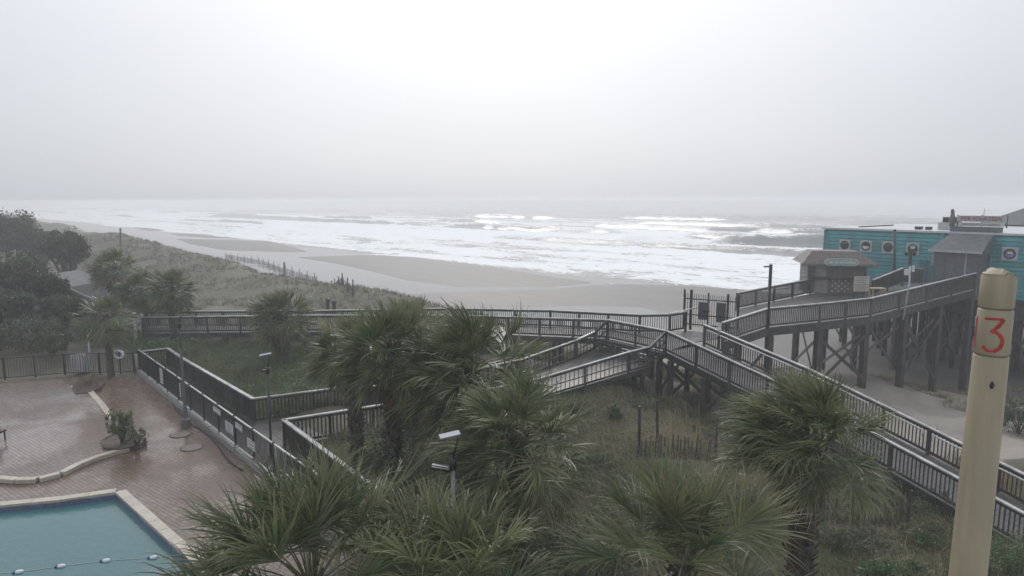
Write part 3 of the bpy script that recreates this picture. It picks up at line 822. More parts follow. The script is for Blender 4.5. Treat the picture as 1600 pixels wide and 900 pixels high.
# ---- long ramp towards the right
lr = thing('long_ramp', (lerp(J_B.x, RE.x, .5), lerp(J_B.y, RE.y, .5), -0.5), 'long timber ramp sloping down beside the open sand with pale steel handrails', 'ramp')
def rp(a, b_, t, sag): v = a.lerp(b_, t); return Vector((v.x, v.y, v.z + sag))
Rn = [J_B, rp(J_B, RE, .37, 0.22), rp(J_B, RE, .70, 0.12), RE]
J_C2 = J_B + rn * RW; J_C2.z = 3.25
Rf = [J_C2, rp(J_C2, RE2, .37, 0.22), rp(J_C2, RE2, .70, 0.12), RE2]
railing(lr, Rn, post_step=1.85, singles=True, bal_step=0.13, handrail=None)
railing(lr, Rf, post_step=1.85, singles=True, bal_step=0.13, handrail=None)
for (p, q, w) in ((0.02, 0.36, -0.16), (0.385, 0.555, -0.16), (0.60, 0.69, -0.16), (0.71, 0.97, -0.16)):
    def onrail(t):
        for i, (ta, tb) in enumerate(((0, .37), (.37, .70), (.70, 1.0))):
            if t <= tb: return Rf[i].lerp(Rf[i + 1], (t - ta) / (tb - ta))
    s_ = rn * w
    pts = [onrail(p) + s_ - Vector((0, 0, .40)), onrail(p) + s_ - Vector((0, 0, .17))] + [onrail(lerp(p, q, k / 4)) + s_ - Vector((0, 0, .17)) for k in range(1, 5)] + [onrail(q) + s_ - Vector((0, 0, .40)), onrail(q) + s_ * 0.4 - Vector((0, 0, .40))]
    b = MB(); b.tube(pts, 0.034, 7); b.build('handrail', M['metal_rail'], lr, smooth=True)
decking(lr, [dn(p) for p in Rn], [dn(p) for p in Rf])
piles(lr, [dn(p) for p in Rn], [dn(p) for p in Rf], 2.0, r=0.11)
EXCL.append([xy(p) for p in Rn] + [xy(p) for p in Rf[::-1]])
# raised head of the seaward rail (the dark end panel beside the platform)
b = MB(); e0 = at(1124, 506, 3.35); b.bar(e0, Rf[0].lerp(Rf[1], .16), 0.15, 0.05); b.build('top_rail', M['wood_cap'], lr)
b = MB(); b.bar(dn(e0, .55), dn(Rf[0].lerp(Rf[1], .16), .55), 0.06, 0.95); b.build('end_panel', M['wood_dark'], lr)

# ---- short ramp down to the left
sr = thing('short_ramp', (J_A.x - 5, J_A.y - 2, 0), 'short sloping timber ramp with open balusters descending among the palms to the sea oats', 'ramp')
Qn = [J_B, at(1015, 541, 2.45), at(983, 549, 2.28), at(845, 590, 1.18), at(690, 622, 0.75), at(600, 640, 0.6)]
Qf = [J_A, at(930, 517, 2.45), at(900, 531, 2.12), at(815, 561, 1.40), at(650, 594, 0.95), at(590, 604, 0.8)]
railing(sr, Qn, post_step=1.9, bal_step=0.22, singles=True, mid=True, bal=0.03)
railing(sr, Qf, post_step=1.9, bal_step=0.22, singles=True, mid=True, bal=0.03)
decking(sr, [dn(p, 1.02) for p in Qn[1:]], [dn(p, 1.02) for p in Qf[1:]], fascia=0.2)
for k in range(5):                                   # steps up to the platform
    t0 = k / 5.0
    a_, c_ = dn(J_B).lerp(dn(Qn[1]), t0 + .1), dn(J_A).lerp(dn(Qf[1]), t0 + .1)
    b = MB(); b.bar(a_, c_, 0.26, 0.05); b.build('step', M['wood_deck'], sr)
piles(sr, [dn(p) for p in Qn[1:4]], [dn(p) for p in Qf[1:4]], 2.2, r=0.09, brace=False)
EXCL.append([xy(p) for p in Qn[1:]] + [xy(p) for p in Qf[1:][::-1]])

# ---- picket gate at the head of the platform
gate = thing('picket_gate', (G_A.x, G_A.y, 2.25), 'tall black metal picket gate closing the walkway to the pier', 'gate')
ga, gb = G_A, G_B
gl = (gb - ga); gL = gl.xy.length; gl = Vector((gl.x, gl.y, 0)).normalized(); ang = math.atan2(gl.y, gl.x)
for k in range(24):
    p = ga + gl * (gL * (k + 0.5) / 24)
    piece('picket', M['metal_black'], gate, (p.x, p.y, 2.36), (0.025, 0.025, 1.88), (0, 0, ang))
for t, w in ((0, .09), (.13, .13), (.45, .07), (.81, .11), (1.0, .09)):
    p = ga + gl * (gL * t)
    piece('gate_post', M['metal_black'], gate, (p.x, p.y, 2.18), (w, w, 2.3 if t < .2 else 2.18), (0, 0, ang))
for z in (2.5, 3.05, 3.95):
    b = MB(); b.bar((ga.x, ga.y, z), (gb.x, gb.y, z), 0.04, 0.06); b.build('gate_rail', M['metal_black'], gate)
p = ga + gl * (gL * .40) - Vector((0, .06, 0)); b = MB(); b.box((p.x, p.y, 3.32), (.42, .04, .12), ang); b.build('latch_plate', M['metal_black'], gate)
p = ga + gl * (gL * .36) + Vector((0, .05, 0)); b = MB(); b.box((p.x, p.y, 3.30), (.5, .02, 1.0), ang); b.build('mesh_panel', M['vestibule'], gate)
p = ga + gl * (gL * .70) + Vector((0, .05, 0)); b = MB(); b.box((p.x, p.y, 3.28), (.5, .02, 1.1), ang); b.build('mesh_panel', M['vestibule'], gate)

# ---- lower walkway beside the pool fence, with the dead-end bay
lw = thing('lower_boardwalk', xy(at(395, 660, 0)) + (0.0,), 'low dark timber walkway beside the pool fence with a railed dead-end bay', 'boardwalk')
ZT = 1.12
W = [at(222, 548, ZT), at(262, 543.5, ZT), at(287, 560, ZT), at(395, 622, ZT), at(577, 599, ZT), at(646, 624, ZT), at(443, 655, ZT), at(560, 742, ZT), at(640, 802, ZT)]
railing(lw, W[:5], post_step=2.0, singles=True, bal_step=0.15, bal=0.06, cap=(0.16, 0.05))
railing(lw, W[4:6], post_step=2.0, singles=True, bal_step=0.15, bal=0.05, cap=(0.16, 0.05))
railing(lw, W[5:7], post_step=2.0, singles=True, bal_step=0.15, bal=0.05, cap=(0.16, 0.05), mid=False)
railing(lw, W[6:], post_step=2.0, singles=True, bal_step=0.15, bal=0.05, cap=(0.16, 0.05))
zd = 0.05
def fl(p, z=zd): return Vector((p.x, p.y, z))
def onfence(p):                                       # foot of the perpendicular on the pool fence line
    t = (Vector((p.x, p.y, 0)) - Vector((PF_A.x, PF_A.y, 0))).dot(PF_D)
    return Vector((PF_A.x, PF_A.y, zd)) + PF_D * t + PF_N * 0.16
Lw = [W[1], W[2], W[3]]
decking(lw, [onfence(p) for p in Lw], [fl(p) for p in Lw], fascia=0, m='wood_dark')
decking(lw, [onfence(W[3]), onfence(W[6])], [fl(W[3]), fl(W[6])], fascia=0, m='wood_dark')
decking(lw, [onfence(W[6]), onfence(W[7]), onfence(W[8])], [fl(W[6]), fl(W[7]), fl(W[8])], fascia=0, m='wood_dark')
decking(lw, [fl(W[3]), fl(W[4])], [fl(W[6]), fl(W[5])], fascia=0.2, m='wood_dark')
EXCL.append([xy(p) for p in W[1:]] + [xy(onfence(W[8])), xy(onfence(W[1]))])

# ================================================================== PIER
pier = thing('pier', (20, 40, -2), 'weathered timber pier deck on tall cross-braced piles leading to the teal building', 'pier')
Pn = [at(1130, 503, 3.38), atY(1200, 481, 34.0), atY(1282, 473.5, 35.0), atY(1362, 465, 36.0), atY(1450, 444, 38.0), atY(1525, 426, 40.2)]
Pf = [at(1152, 457, 3.75), at(1210, 446, 3.95), at(1267, 435.5, 4.1)]
railing(pier, Pn, post_step=2.3, bal_step=0.12, bal=0.04)
railing(pier, Pf, post_step=2.3, bal_step=0.12, bal=0.04)
Pf_d = [Pf[0], Pf[1], Pf[2], at(1330, 431, 4.1), at(1400, 424, 4.4), at(1480, 414, 4.85)]
decking(pier, [dn(p) for p in Pn], [dn(p) for p in Pf_d], fascia=0.42)
piles(pier, [dn(p) for p in Pn], [dn(p) for p in Pf_d], 3.1, under=0.5, r=0.16, xb=True)
# upper side ramp to the entrance
U0, U1, U2 = atY(1364, 437, 44.0), atY(1412, 418, 45.2), atY(1442, 419, 44.6)
railing(pier, [U0, U1, U2], post_step=2.0, bal_step=0.11, bal=0.05)
b = MB(); b.bar(dn(U0, .6), dn(U1, .6), .04, .8); b.build('screen_panel', M['wood_dark'], pier)
b = MB(); b.bar(dn(U1, .6), dn(U2, .6), .04, .8); b.build('screen_panel', M['wood_dark'], pier)
# bench rail on the pier deck
b = MB(); b.bar(at(1210, 452, 3.85), at(1232, 450, 3.85), 0.12, 0.05); b.build('fishing_rest', M['wood_dark'], pier)

# ---- teal restaurant building on the pier
A0 = Vector((26.4, 55.0, 0)); AD = Vector((0.587, -0.809, 0)).normalized(); BD = Vector((0.809, 0.587, 0)).normalized()
ZF, ZR = 2.75, 7.12
def bw(s, o, z): v = A0 + AD * s + BD * o; return Vector((v.x, v.y, z))    # along the facade, inwards, height
bld = thing('teal_building', xy(bw(8, 3, 0)) + (ZF,), 'long teal clapboard restaurant with round porthole windows standing on the pier', 'building')
aB = math.atan2(AD.y, AD.x)
b = MB(); b.prism([xy(bw(0.03, .06, 0)), xy(bw(24, .06, 0)), xy(bw(24, 15, 0)), xy(bw(0.03, 15, 0))], ZF, ZR - 0.02); b.build('wall', M['teal_siding'], bld)
nb = 15; bh = (ZR - ZF - 0.12) / nb
for (s0, s1) in ((0, 9.0), (12.0, 24.0)):
    for k in range(nb):
        z = ZF + k * bh
        b = MB()                                     # a lapped clapboard: proud at its lower edge
        P = [bw(s0, -0.085, z), bw(s1, -0.085, z), bw(s1, -0.045, z + bh * .84), bw(s0, -0.045, z + bh * .84),
             bw(s0, 0.05, z), bw(s1, 0.05, z), bw(s1, 0.05, z + bh * .84), bw(s0, 0.05, z + bh * .84)]
        b.add(P, [(0, 1, 2, 3), (7, 6, 5, 4), (4, 5, 1, 0), (3, 2, 6, 7), (0, 3, 7, 4), (1, 5, 6, 2)])
        b.build('siding_board', M['teal_siding'], bld)
for s0, s1 in ((-.02, .1), (8.88, 9.02), (11.98, 12.1)):
    b = MB(); b.prism([xy(bw(s0, -.11, 0)), xy(bw(s1, -.11, 0)), xy(bw(s1, .055, 0)), xy(bw(s0, .055, 0))], ZF, ZR - 0.05); b.build('corner_trim', M['teal_siding'], bld)
b = MB(); b.prism([xy(bw(-.2, -.18, 0)), xy(bw(24.1, -.18, 0)), xy(bw(24.1, 15.1, 0)), xy(bw(-.2, 15.1, 0))], ZR - 0.01, ZR + 0.13); b.build('roof', M['roof_white'], bld)
stained = [(0.05, 0.16, 0.12), (0.62, 0.62, 0.60), (0.10, 0.11, 0.12), (0.10, 0.36, 0.22), (0.16, 0.16, 0.50)]
def porthole(s, z, kind):
    fr_ = MB(); fr_.prism([xy(bw(s - .46, -.135, 0)), xy(bw(s + .46, -.135, 0)), xy(bw(s + .46, -.03, 0)), xy(bw(s - .46, -.03, 0))], z - .46, z + .46)
    w = fr_.build('window_frame', M['trim_grey'], bld, bevel=0.012)
    def ring(r0, r1, o, half=None):
        P = []; n = 24
        for j in range(n):
            a = 2 * math.pi * j / n
            for r in (r0, r1): P.append(bw(s + r * math.cos(a), o, z + r * math.sin(a)))
        return P, [(2 * j, 2 * j + 1, (2 * j + 3) % (2 * n), (2 * j + 2) % (2 * n)) for j in range(n)]
    q = MB(); P, Fc = ring(.30, .36, -.17); q.add(P, Fc); P2, F2 = ring(.36, .362, -.136); 
    q.add([p for p in P[1::2]] + [p for p in P2[1::2]], [(j, (j + 1) % 24, 24 + (j + 1) % 24, 24 + j) for j in range(24)])
    q.build('porthole_rim', M['metal_black'], w)
    q = MB(); q.add([bw(s + .30 * math.cos(2 * math.pi * j / 24), -.145, z + .30 * math.sin(2 * math.pi * j / 24)) for j in range(24)], [tuple(range(24))])
    q.build('pane', M['glass_dark'], w)
    mm = mat('porthole_art_%d' % kind, stained[kind], rough=0.25, var=0.25, scale=6)
    q = MB(); lo = kind in (1, 4)
    js = [math.pi + math.pi * j / 12 for j in range(13)] if lo else [0.4 + 2.3 * j / 12 for j in range(13)]
    q.add([bw(s + .27 * math.cos(a), -.15, z + .02 + .26 * math.sin(a)) for a in js], [tuple(range(13))]); q.build('pane', mm, w)
    if kind in (3, 4):
        mm2 = mat('porthole_light_%d' % kind, (0.72, 0.60, 0.42) if kind == 4 else (0.6, 0.66, 0.62), rough=0.3, var=0.2, scale=8)
        q = MB(); q.prism([xy(bw(s - .14, -.158, 0)), xy(bw(s + .16, -.158, 0)), xy(bw(s + .16, -.153, 0)), xy(bw(s - .14, -.153, 0))], z + .0, z + .14); q.build('pane', mm2, w)
for s, k in ((1.8, 0), (3.5, 1), (5.2, 2), (6.97, 3), (13.1, 4), (16.5, 2)): porthole(s, 5.86, k)
# door and small poster panels
b = MB(); b.prism([xy(bw(7.55, -.12, 0)), xy(bw(8.05, -.12, 0)), xy(bw(8.05, -.03, 0)), xy(bw(7.55, -.03, 0))], ZF + .1, 5.0); b.build('shutter', M['teal_door'], bld)
for z in (4.75, 5.15):
    b = MB(); b.prism([xy(bw(8.32, -.13, 0)), xy(bw(8.85, -.13, 0)), xy(bw(8.85, -.04, 0)), xy(bw(8.32, -.04, 0))], z, z + .34); p_ = b.build('notice_board', M['trim_grey'], bld)
    for q in range(3):
        b = MB(); b.prism([xy(bw(8.37, -.136, 0)), xy(bw(8.80, -.136, 0)), xy(bw(8.80, -.131, 0)), xy(bw(8.37, -.131, 0))], z + .05 + q * .09, z + .10 + q * .09); b.build('print', M['grey_print'], p_)
# entrance vestibule with its pent roof
b = MB(); b.prism([xy(bw(9.05, -1.6, 0)), xy(bw(11.9, -1.6, 0)), xy(bw(11.9, .05, 0)), xy(bw(9.05, .05, 0))], ZF - .1, 6.0); vb = b.build('vestibule', M['vestibule'], bld)
for s in (9.1, 9.75, 10.4, 11.05, 11.7):
    b = MB(); b.bar(bw(s, -1.63, ZF), bw(s, -1.63, 5.95), 0.08, 0.05); b.build('mullion', M['trim_grey'] if s == 11.05 else M['vestibule'], vb)
b = MB()
e = [bw(8.8, -2.0, 5.98), bw(12.1, -2.0, 5.98), bw(12.1, 0.02, 7.25), bw(9.5, 0.02, 7.25)]
e2 = [bw(8.8, -2.0, 5.90), bw(12.1, -2.0, 5.90), bw(12.1, 0.04, 5.90), bw(8.8, 0.04, 5.90)]
b.add(e + e2, [(0, 1, 2, 3), (7, 6, 5, 4), (0, 4, 5, 1), (1, 5, 6, 2), (0, 3, 7, 4)]); b.build('pent_roof', M['roof_grey'], bld)
b = MB(); b.bar(bw(8.78, -2.02, 5.93), bw(12.12, -2.02, 5.93), 0.05, 0.14); b.build('fascia', M['trim_grey'], bld)
b = MB(); b.prism([xy(bw(9.3, .0, 0)), xy(bw(12.3, .0, 0)), xy(bw(12.3, .8, 0)), xy(bw(9.3, .8, 0))], 7.26, 7.62); b.build('parapet', M['roof_grey'], bld)
# roof clutter
for s, o, w_, h_, d_, mm in ((8.2, 2.5, 1.3, .55, 1.1, 'trim_grey'), (8.3, 2.6, 1.0, .40, .8, 'metal_black'), (6.5, 1.6, .45, .22, .4, 'metal_black'), (7.2, 1.6, .35, .22, .4, 'metal_black')):
    z0 = ZR + .14 + (.56 if (mm == 'metal_black' and s == 8.3) else 0)
    b = MB(); b.prism([xy(bw(s - w_ / 2, o, 0)), xy(bw(s + w_ / 2, o, 0)), xy(bw(s + w_ / 2, o + d_, 0)), xy(bw(s - w_ / 2, o + d_, 0))], z0, z0 + h_); b.build('roof_vent', M[mm], bld)
b = MB(); b.tube([bw(2.3, 1.0, ZR + .22), bw(4.8, 1.4, ZR + .42)], .05, 6); b.build('roof_pipe', M['metal_black'], bld)

# the roof sign
def text_mesh(txt, size):
    cu = bpy.data.curves.new('lettering', 'FONT'); cu.body = txt; cu.size = size; cu.extrude = 0.01; cu.align_x = 'CENTER'; cu.align_y = 'CENTER'
    o = bpy.data.objects.new('tmp', cu); COL.objects.link(o)
    dg = bpy.context.evaluated_depsgraph_get(); me = bpy.data.meshes.new_from_object(o.evaluated_get(dg))
    bpy.data.objects.remove(o); bpy.data.curves.remove(cu)
    return me
sg = thing('roof_sign', bw(10.8, .3, 7.62), 'weathered red-lettered sign over the grey entrance of the teal building', 'sign')
b = MB(); b.prism([xy(bw(9.6, .25, 0)), xy(bw(12.6, .25, 0)), xy(bw(12.6, .37, 0)), xy(bw(9.6, .37, 0))], 7.98, 8.40); b.build('panel', M['trim_grey'], sg)
b = MB(); b.prism([xy(bw(9.7, .25, 0)), xy(bw(12.5, .25, 0)), xy(bw(12.5, .35, 0)), xy(bw(9.7, .35, 0))], 7.66, 7.92); b.build('lower_panel', M['roof_white'], sg)
for s in (9.6, 11.1, 12.6):
    b = MB(); b.bar(bw(s, .42, 7.58), bw(s, .42, 8.45), .06, .06); b.build('post', M['metal_black'], sg)
b = MB(); b.tube([bw(9.3, .3, 7.6), bw(9.3, .3, 8.2), bw(9.28, .3, 8.62)], [.16, .2, .1], 8); b.tube([bw(9.28, .3, 8.6), bw(9.25, .3, 8.85)], [.13, .09], 8); b.build('finial', M['kiosk_wall'], sg, smooth=True)
b = MB(); b.bar(bw(11.2, .4, 8.4), bw(11.2, .4, 8.9), .02, .02); b.build('aerial', M['metal_black'], sg)
def put_text(txt, size, s, o, z, m, parent, sx=1.0):
    me = text_mesh(txt, size); w = link('lettering', me, m, parent)
    w.location = bw(s, o, z) - WLOC[parent.name]; w.rotation_euler = (R(90), 0, aB); w.scale = (sx, 1, 1)
put_text('PIER FOURTEEN', .40, 11.1, .235, 8.19, M['sign_red'], sg, .88)
put_text('RESTAURANT & LOUNGE', .20, 11.1, .235, 7.79, M['grey_print'], sg, 1.0)

# piles below the building: each its own
bp_ = thing('building_piles', xy(bw(8, 2, 0)) + (-3,), 'dark cluster of tall piles and braces under the teal building', 'piles')
for i in range(14):
    for j in range(6):
        p = bw(0.4 + i * 1.6, 0.5 + j * 2.6, 0); g = gz(p.x, p.y) - .4
        b = MB(); b.tube([(p.x, p.y, g), (p.x, p.y, ZF - .45)], .19, 8); b.build('pile', M['wood_pile'], bp_, smooth=True)
b = MB(); b.bar(bw(-.1, -.1, ZF - .75), bw(24, -.1, ZF - .75), .06, 1.3); b.build('shade_strip', M['wood_dark'], bp_)  # added dark strip, deepens the shade under the building
for j in range(5):
    b = MB(); b.bar(bw(0, .5 + j * 3.2, ZF - .28), bw(22, .5 + j * 3.2, ZF - .28), .2, .5); b.build('girder', M['wood_dark'], bp_)
for i in range(9):
    for j in range(4):
        p, q = bw(.4 + i * 2.4, .5 + j * 3.2, 0), bw(.4 + i * 2.4, .5 + (j + 1) * 3.2, 0)
        b = MB(); b.bar((p.x, p.y, -1.5), (q.x, q.y, ZF - .7), .06, .2); b.build('brace', M['wood_pile'], bp_)
for i in range(8):
    p, q = bw(.4 + i * 2.4, .4, 0), bw(.4 + (i + 1) * 2.4, .4, 0)
    for z0, z1 in ((-1.6, ZF - .8), (ZF - .8, -1.6)):
        b = MB(); b.bar((p.x, p.y, z0), (q.x, q.y, z1), .06, .2); b.build('brace', M['wood_pile'], bp_)

# ---- building further out on the pier: only its roofs rise behind the teal wall
fb = thing('pier_end_building', xy(bw(17, 22, 0)) + (ZF,), 'grey gabled building further out on the pier behind the teal restaurant', 'building')
b = MB(); b.prism([xy(bw(5.5, 18, 0)), xy(bw(26, 18, 0)), xy(bw(26, 30, 0)), xy(bw(5.5, 30, 0))], ZF, 7.2); b.build('wall', M['vestibule'], fb)
b = MB(); P = [bw(5.0, 17.6, 7.3), bw(26.5, 17.6, 7.3), bw(26.5, 30.4, 7.3), bw(5.0, 30.4, 7.3), bw(9.6, 24, 10.0), bw(26.5, 24, 10.0)]
b.add(P, [(0, 1, 5, 4), (2, 3, 4, 5), (3, 0, 4), (1, 2, 5), (3, 2, 1, 0)]); b.build('roof', M['roof_grey'], fb)
for i in range(4):
    for j in range(3):
        p = bw(6.5 + i * 6, 18.5 + j * 5.4, 0); b = MB(); b.tube([(p.x, p.y, -4.6), (p.x, p.y, ZF)], .2, 8); b.build('pile', M['wood_pile'], fb, smooth=True)

# ---- ticket kiosk
KC = at(1310, 461, 3.06); ka = R(-12)
ks = thing('kiosk', KC, 'small brown hip-roofed ticket kiosk with an oval sign on the pier deck', 'kiosk')
def kp(x, y, z): return Vector((KC.x + x * math.cos(ka) - y * math.sin(ka), KC.y + x * math.sin(ka) + y * math.cos(ka), KC.z + z))
def kbox(name, x0, x1, y0, y1, z0, z1, m, parent=None, bevel=0):
    b = MB(); b.prism([xy(kp(x0, y0, 0)), xy(kp(x1, y0, 0)), xy(kp(x1, y1, 0)), xy(kp(x0, y1, 0))], KC.z + z0, KC.z + z1); return b.build(name, M[m], parent or ks, bevel=bevel)
w_ = kbox('wall', -1.95, 1.75, 0.5, 2.8, 0, 2.2, 'kiosk_wall')
for k in range(14): kbox('wall_board', -1.95 + k * .265, -1.95 + k * .265 + .25, .47, .50, 1.2, 2.15, 'kiosk_wall')
kbox('counter', -1.9, 1.7, .2, .5, 1.05, 1.13, 'wood_dark')
kbox('window', -1.45, -.75, .44, .47, 1.2, 2.1, 'kiosk_panel')
kbox('door_panel', -1.45, -.62, .46, .50, .05, 1.0, 'kiosk_panel')
for x in (-1.95, -1.75, 1.65): kbox('corner_post', x - .06, x + .06, .1, .22, 0, 2.2, 'wood_dark')
for k in range(4):
    kbox('louvre_slat', -2.35, -1.98, .3, .33, 1.25 + k * .24, 1.37 + k * .24, 'roof_white')
for r_ in range(5):
    for c_ in range(6):
        if (r_ + c_) % 2 == 0: kbox('lattice_chip', -.35 + c_ * .2, -.35 + c_ * .2 + .11, .46, .485, .15 + r_ * .18, .15 + r_ * .18 + .1, 'cream_board')
b = MB(); P = [kp(-2.45, -.1, 2.12), kp(2.35, -.1, 2.12), kp(2.35, 3.2, 2.12), kp(-2.45, 3.2, 2.12), kp(-1.7, .7, 2.95), kp(1.3, .7, 2.95), kp(1.3, 2.3, 2.95), kp(-1.7, 2.3, 2.95)]
b.add(P, [(3, 2, 1, 0), (4, 5, 6, 7), (0, 1, 5, 4), (1, 2, 6, 5), (2, 3, 7, 6), (3, 0, 4, 7)]); b.build('hip_roof', M['shingle_brown'], ks)
kbox('fascia', -2.47, 2.37, -.13, -.10, 2.0, 2.14, 'kiosk_wall')
P = []
for j in range(28):
    a = 2 * math.pi * j / 28; sx2 = math.copysign(abs(math.cos(a)) ** .55, math.cos(a)); sz2 = math.copysign(abs(math.sin(a)) ** .8, math.sin(a))
    P.append((-.0 + sx2 * 1.1, 2.27 + sz2 * .27))
def oval(k, y, m, name, parent):
    b = MB(); n = len(P)
    f_ = [kp(.05 + (x - .05) * k, y, 2.27 + (z - 2.27) * k) for x, z in P]; bk = [kp(.05 + (x - .05) * k, y + .05, 2.27 + (z - 2.27) * k) for x, z in P]
    b.add(f_ + bk, [tuple(range(n)), tuple(range(2 * n - 1, n - 1, -1))] + [(i, n + i, n + (i + 1) % n, (i + 1) % n) for i in range(n)])
    return b.build(name, M[m], parent)
ov = oval(1.0, -.25, 'trim_grey', 'oval_sign', ks); oval(.88, -.27, 'sign_green', 'oval_face', ov)
kr = random.Random(5)
x = -.78
bt = MB()
while x < .80:
    wv = kr.uniform(.05, .1); bt.prism([xy(kp(x, -.29, 0)), xy(kp(x + wv, -.29, 0)), xy(kp(x + wv, -.272, 0)), xy(kp(x, -.272, 0))], KC.z + 2.19, KC.z + 2.19 + kr.choice((.12, .16, .12))); x += wv + kr.choice((.04, .04, .12))
bt.build('lettering', M['white_paint'], ov)
b = MB()
for j in range(9): b.lathe(kp(-.8 + j * .2, -.24, 1.93), [(.01, 0), (.09, .06), (.1, .12)], 8)
b.build('scalloped_trim', M['teal_siding'], ks)

# ---- notice board and small table in front of the kiosk
nb_ = thing('notice_board', at(1337, 463, 3.06) + Vector((0, -.6, 0)), 'cream notice board with rows of dark print standing before the kiosk', 'sign')
c = WLOC[nb_.name]
b = MB(); b.box((c.x, c.y, c.z + .92), (1.0, .05, 1.0)); bd = b.build('board', M['cream_board'], nb_)
for s in (-.45, .45): piece('leg', M['wood_dark'], nb_, (c.x + s, c.y + .05, c.z), (.06, .05, 1.4))
for k in range(6): 
    b = MB(); b.box((c.x - .03 * (k % 2), c.y - .03, c.z + 1.32 - k * .15), (.82 - .1 * (k % 3), .012, .05)); b.build('print', M['grey_print'], bd)
tb = thing('deck_table', at(1355, 466, 3.1) + Vector((.1, -.9, 0)), 'small yellow timber table beside the cream notice board', 'table')
c = WLOC[tb.name]
b = MB(); b.box((c.x, c.y, c.z + .78), (.95, .6, .06)); b.build('table_top', M['wood_yellow'], tb)
for sx2 in (-.36, .36):
    for sy2 in (-.2, .2): piece('leg', M['wood_yellow'], tb, (c.x + sx2, c.y + sy2, c.z), (.07, .07, .75))

# ---- lamp posts about the pier
def simple_pole(name, base, top, r, label, cat, m='metal_black'):
    t = thing(name, base, label, cat)
    b = MB(); b.tube([base, Vector(base).lerp(Vector(top), .5), top], [r, r * .9, r * .8], 8); b.build('pole', M[m], t, smooth=True)
    return t
p0, p1 = atY(1200, 512, 33.9), atY(1204, 413, 33.9)
t = simple_pole('lamp_post', p0, p1, .07, 'slim black lamp post clamped to the pier rail near the picket gate', 'lamp post')
b = MB(); b.box((p1.x - .16, p1.y, p1.z - .12), (.34, .14, .07)); b.build('lamp_head', M['lamp_dark'], t)
b = MB(); b.box((p1.x + .02, p1.y, p1.z - .7), (.13, .13, 1.4)); b.build('sleeve', M['metal_black'], t)
p0, p1 = atY(1398, 432, 45.5), atY(1398, 360, 45.5)
t = simple_pole('signal_mast', p0 - Vector((0, 0, .3)), p1, .10, 'plain dark mast rising before the portholes of the teal building', 'mast', 'lamp_dark')
b = MB(); b.lathe(p1, [(.11, -.03), (.11, .04), (.03, .1)], 8); b.build('cap', M['lamp_dark'], t)
p0, pm, p1 = atY(1411, 500, 37.0), atY(1421, 440, 37.0), atY(1423, 396, 37.0)
t = thing('floodlight_pole', p0, 'bent slim grey pole with floodlights and a small box on the pier rail', 'lamp post')
b = MB(); b.tube([p0, pm, p1], [.05, .045, .04], 8); b.build('pole', M['metal_rail'], t, smooth=True)
b = MB(); b.box(p1 + Vector((0, 0, -.25)), (.12, .12, .9)); b.build('sleeve', M['metal_black'], t)
for dx in (-.24, .22): 
    b = MB(); b.lathe(p1 + Vector((dx, 0, -.12)), [(.05, 0), (.12, .12), (.1, .2)], 8); b.build('floodlight', M['metal_black'], t)
    b = MB(); b.bar(p1 + Vector((0, 0, -.08)), p1 + Vector((dx, 0, -.08)), .03, .03); b.build('bracket', M['metal_black'], t)
q = pm + Vector((-.22, -.02, .55)); b = MB(); b.box(q, (.2, .12, .34)); b.build('junction_box', M['white_paint'], t)
q = pm + Vector((.14, -.02, .75)); b = MB(); b.box(q, (.1, .1, .36)); b.build('junction_box', M['white_paint'], t)

# ================================================================== POOL SIDE
def metal_fence(name, pts, zb, h, label, post_step=2.0, bal_step=0.12, kerb=None, singles=True, far=1e9):
    t = thing(name, (pts[0][0], pts[0][1], zb), label, 'fence')
    z0 = zb + (kerb or 0)
    for i in range(len(pts) - 1):
        p, q = Vector((pts[i][0], pts[i][1], 0)), Vector((pts[i + 1][0], pts[i + 1][1], 0))
        ang = math.atan2((q - p).y, (q - p).x)
        if kerb:
            for (c, d) in along([p, q], 3.0, 1.5, 1.5):
                piece('kerb_block', M['concrete'], t, (c.x, c.y, zb - .05), (2.985, .30, kerb + .05), (0, 0, ang))
        prevc = None
        for (c, d) in along([p, q], post_step):
            piece('post', M['metal_black'], t, (c.x, c.y, z0 - .02), (.065, .065, h + .04), (0, 0, ang))
            if prevc is not None:
                for z, hh in ((z0 + h - .05, .05), (z0 + .10, .04)):
                    b = MB(); b.bar((prevc.x, prevc.y, z), (c.x, c.y, z), .045, hh); b.build('fence_rail', M['metal_rail'] if z > z0 + .5 and kerb else M['metal_black'], t)  # top rail of the kerbed fence paler: light on black metal put into colour
            prevc = c
        bm = MB()
        for (c, d) in along([p, q], bal_step, bal_step / 2, bal_step / 2):
            if singles: piece('baluster', M['metal_black'], t, (c.x, c.y, z0 + .08), (.02, .02, h - .13), (0, 0, ang))
            else: bm.box((c.x, c.y, z0 + .08 + (h - .13) / 2), (.02, .02, h - .13), ang)
        if bm.v: bm.build('balusters', M['metal_black'], t, kind='stuff')
    return t
PF_end = PF_A + PF_D * (24.5)
pf = metal_fence('pool_fence', [PF_A, PF_end], 0.0, 1.18, 'black metal fence on a grey concrete kerb along the pool deck', post_step=1.95, bal_step=.115, kerb=.22)
aPF = math.atan2(PF_D.y, PF_D.x)
def fence_sign(d, z, w, h, rows):
    c = PF_A + PF_D * d - PF_N * .05
    b = MB(); b.box((c.x, c.y, z), (w, .015, h), aPF); s = b.build('sign_plate', M['white_paint'], pf)
    b = MB()
    for k in range(rows):
        cc = c - PF_N * .011
        b.box((cc.x, cc.y, z + h * (.36 - .72 * k / max(1, rows - 1))), (w * (.82 - .14 * (k % 3)), .004, h * .34 / rows), aPF)
    b.build('print', M['grey_print'], s)
def fd(px, py):
    p = at(px, py, .8); return (Vector((p.x, p.y, 0)) - Vector((PF_A.x, PF_A.y, 0))).dot(PF_D)
fence_sign(fd(259, 588), .85, .5, .75, 7)
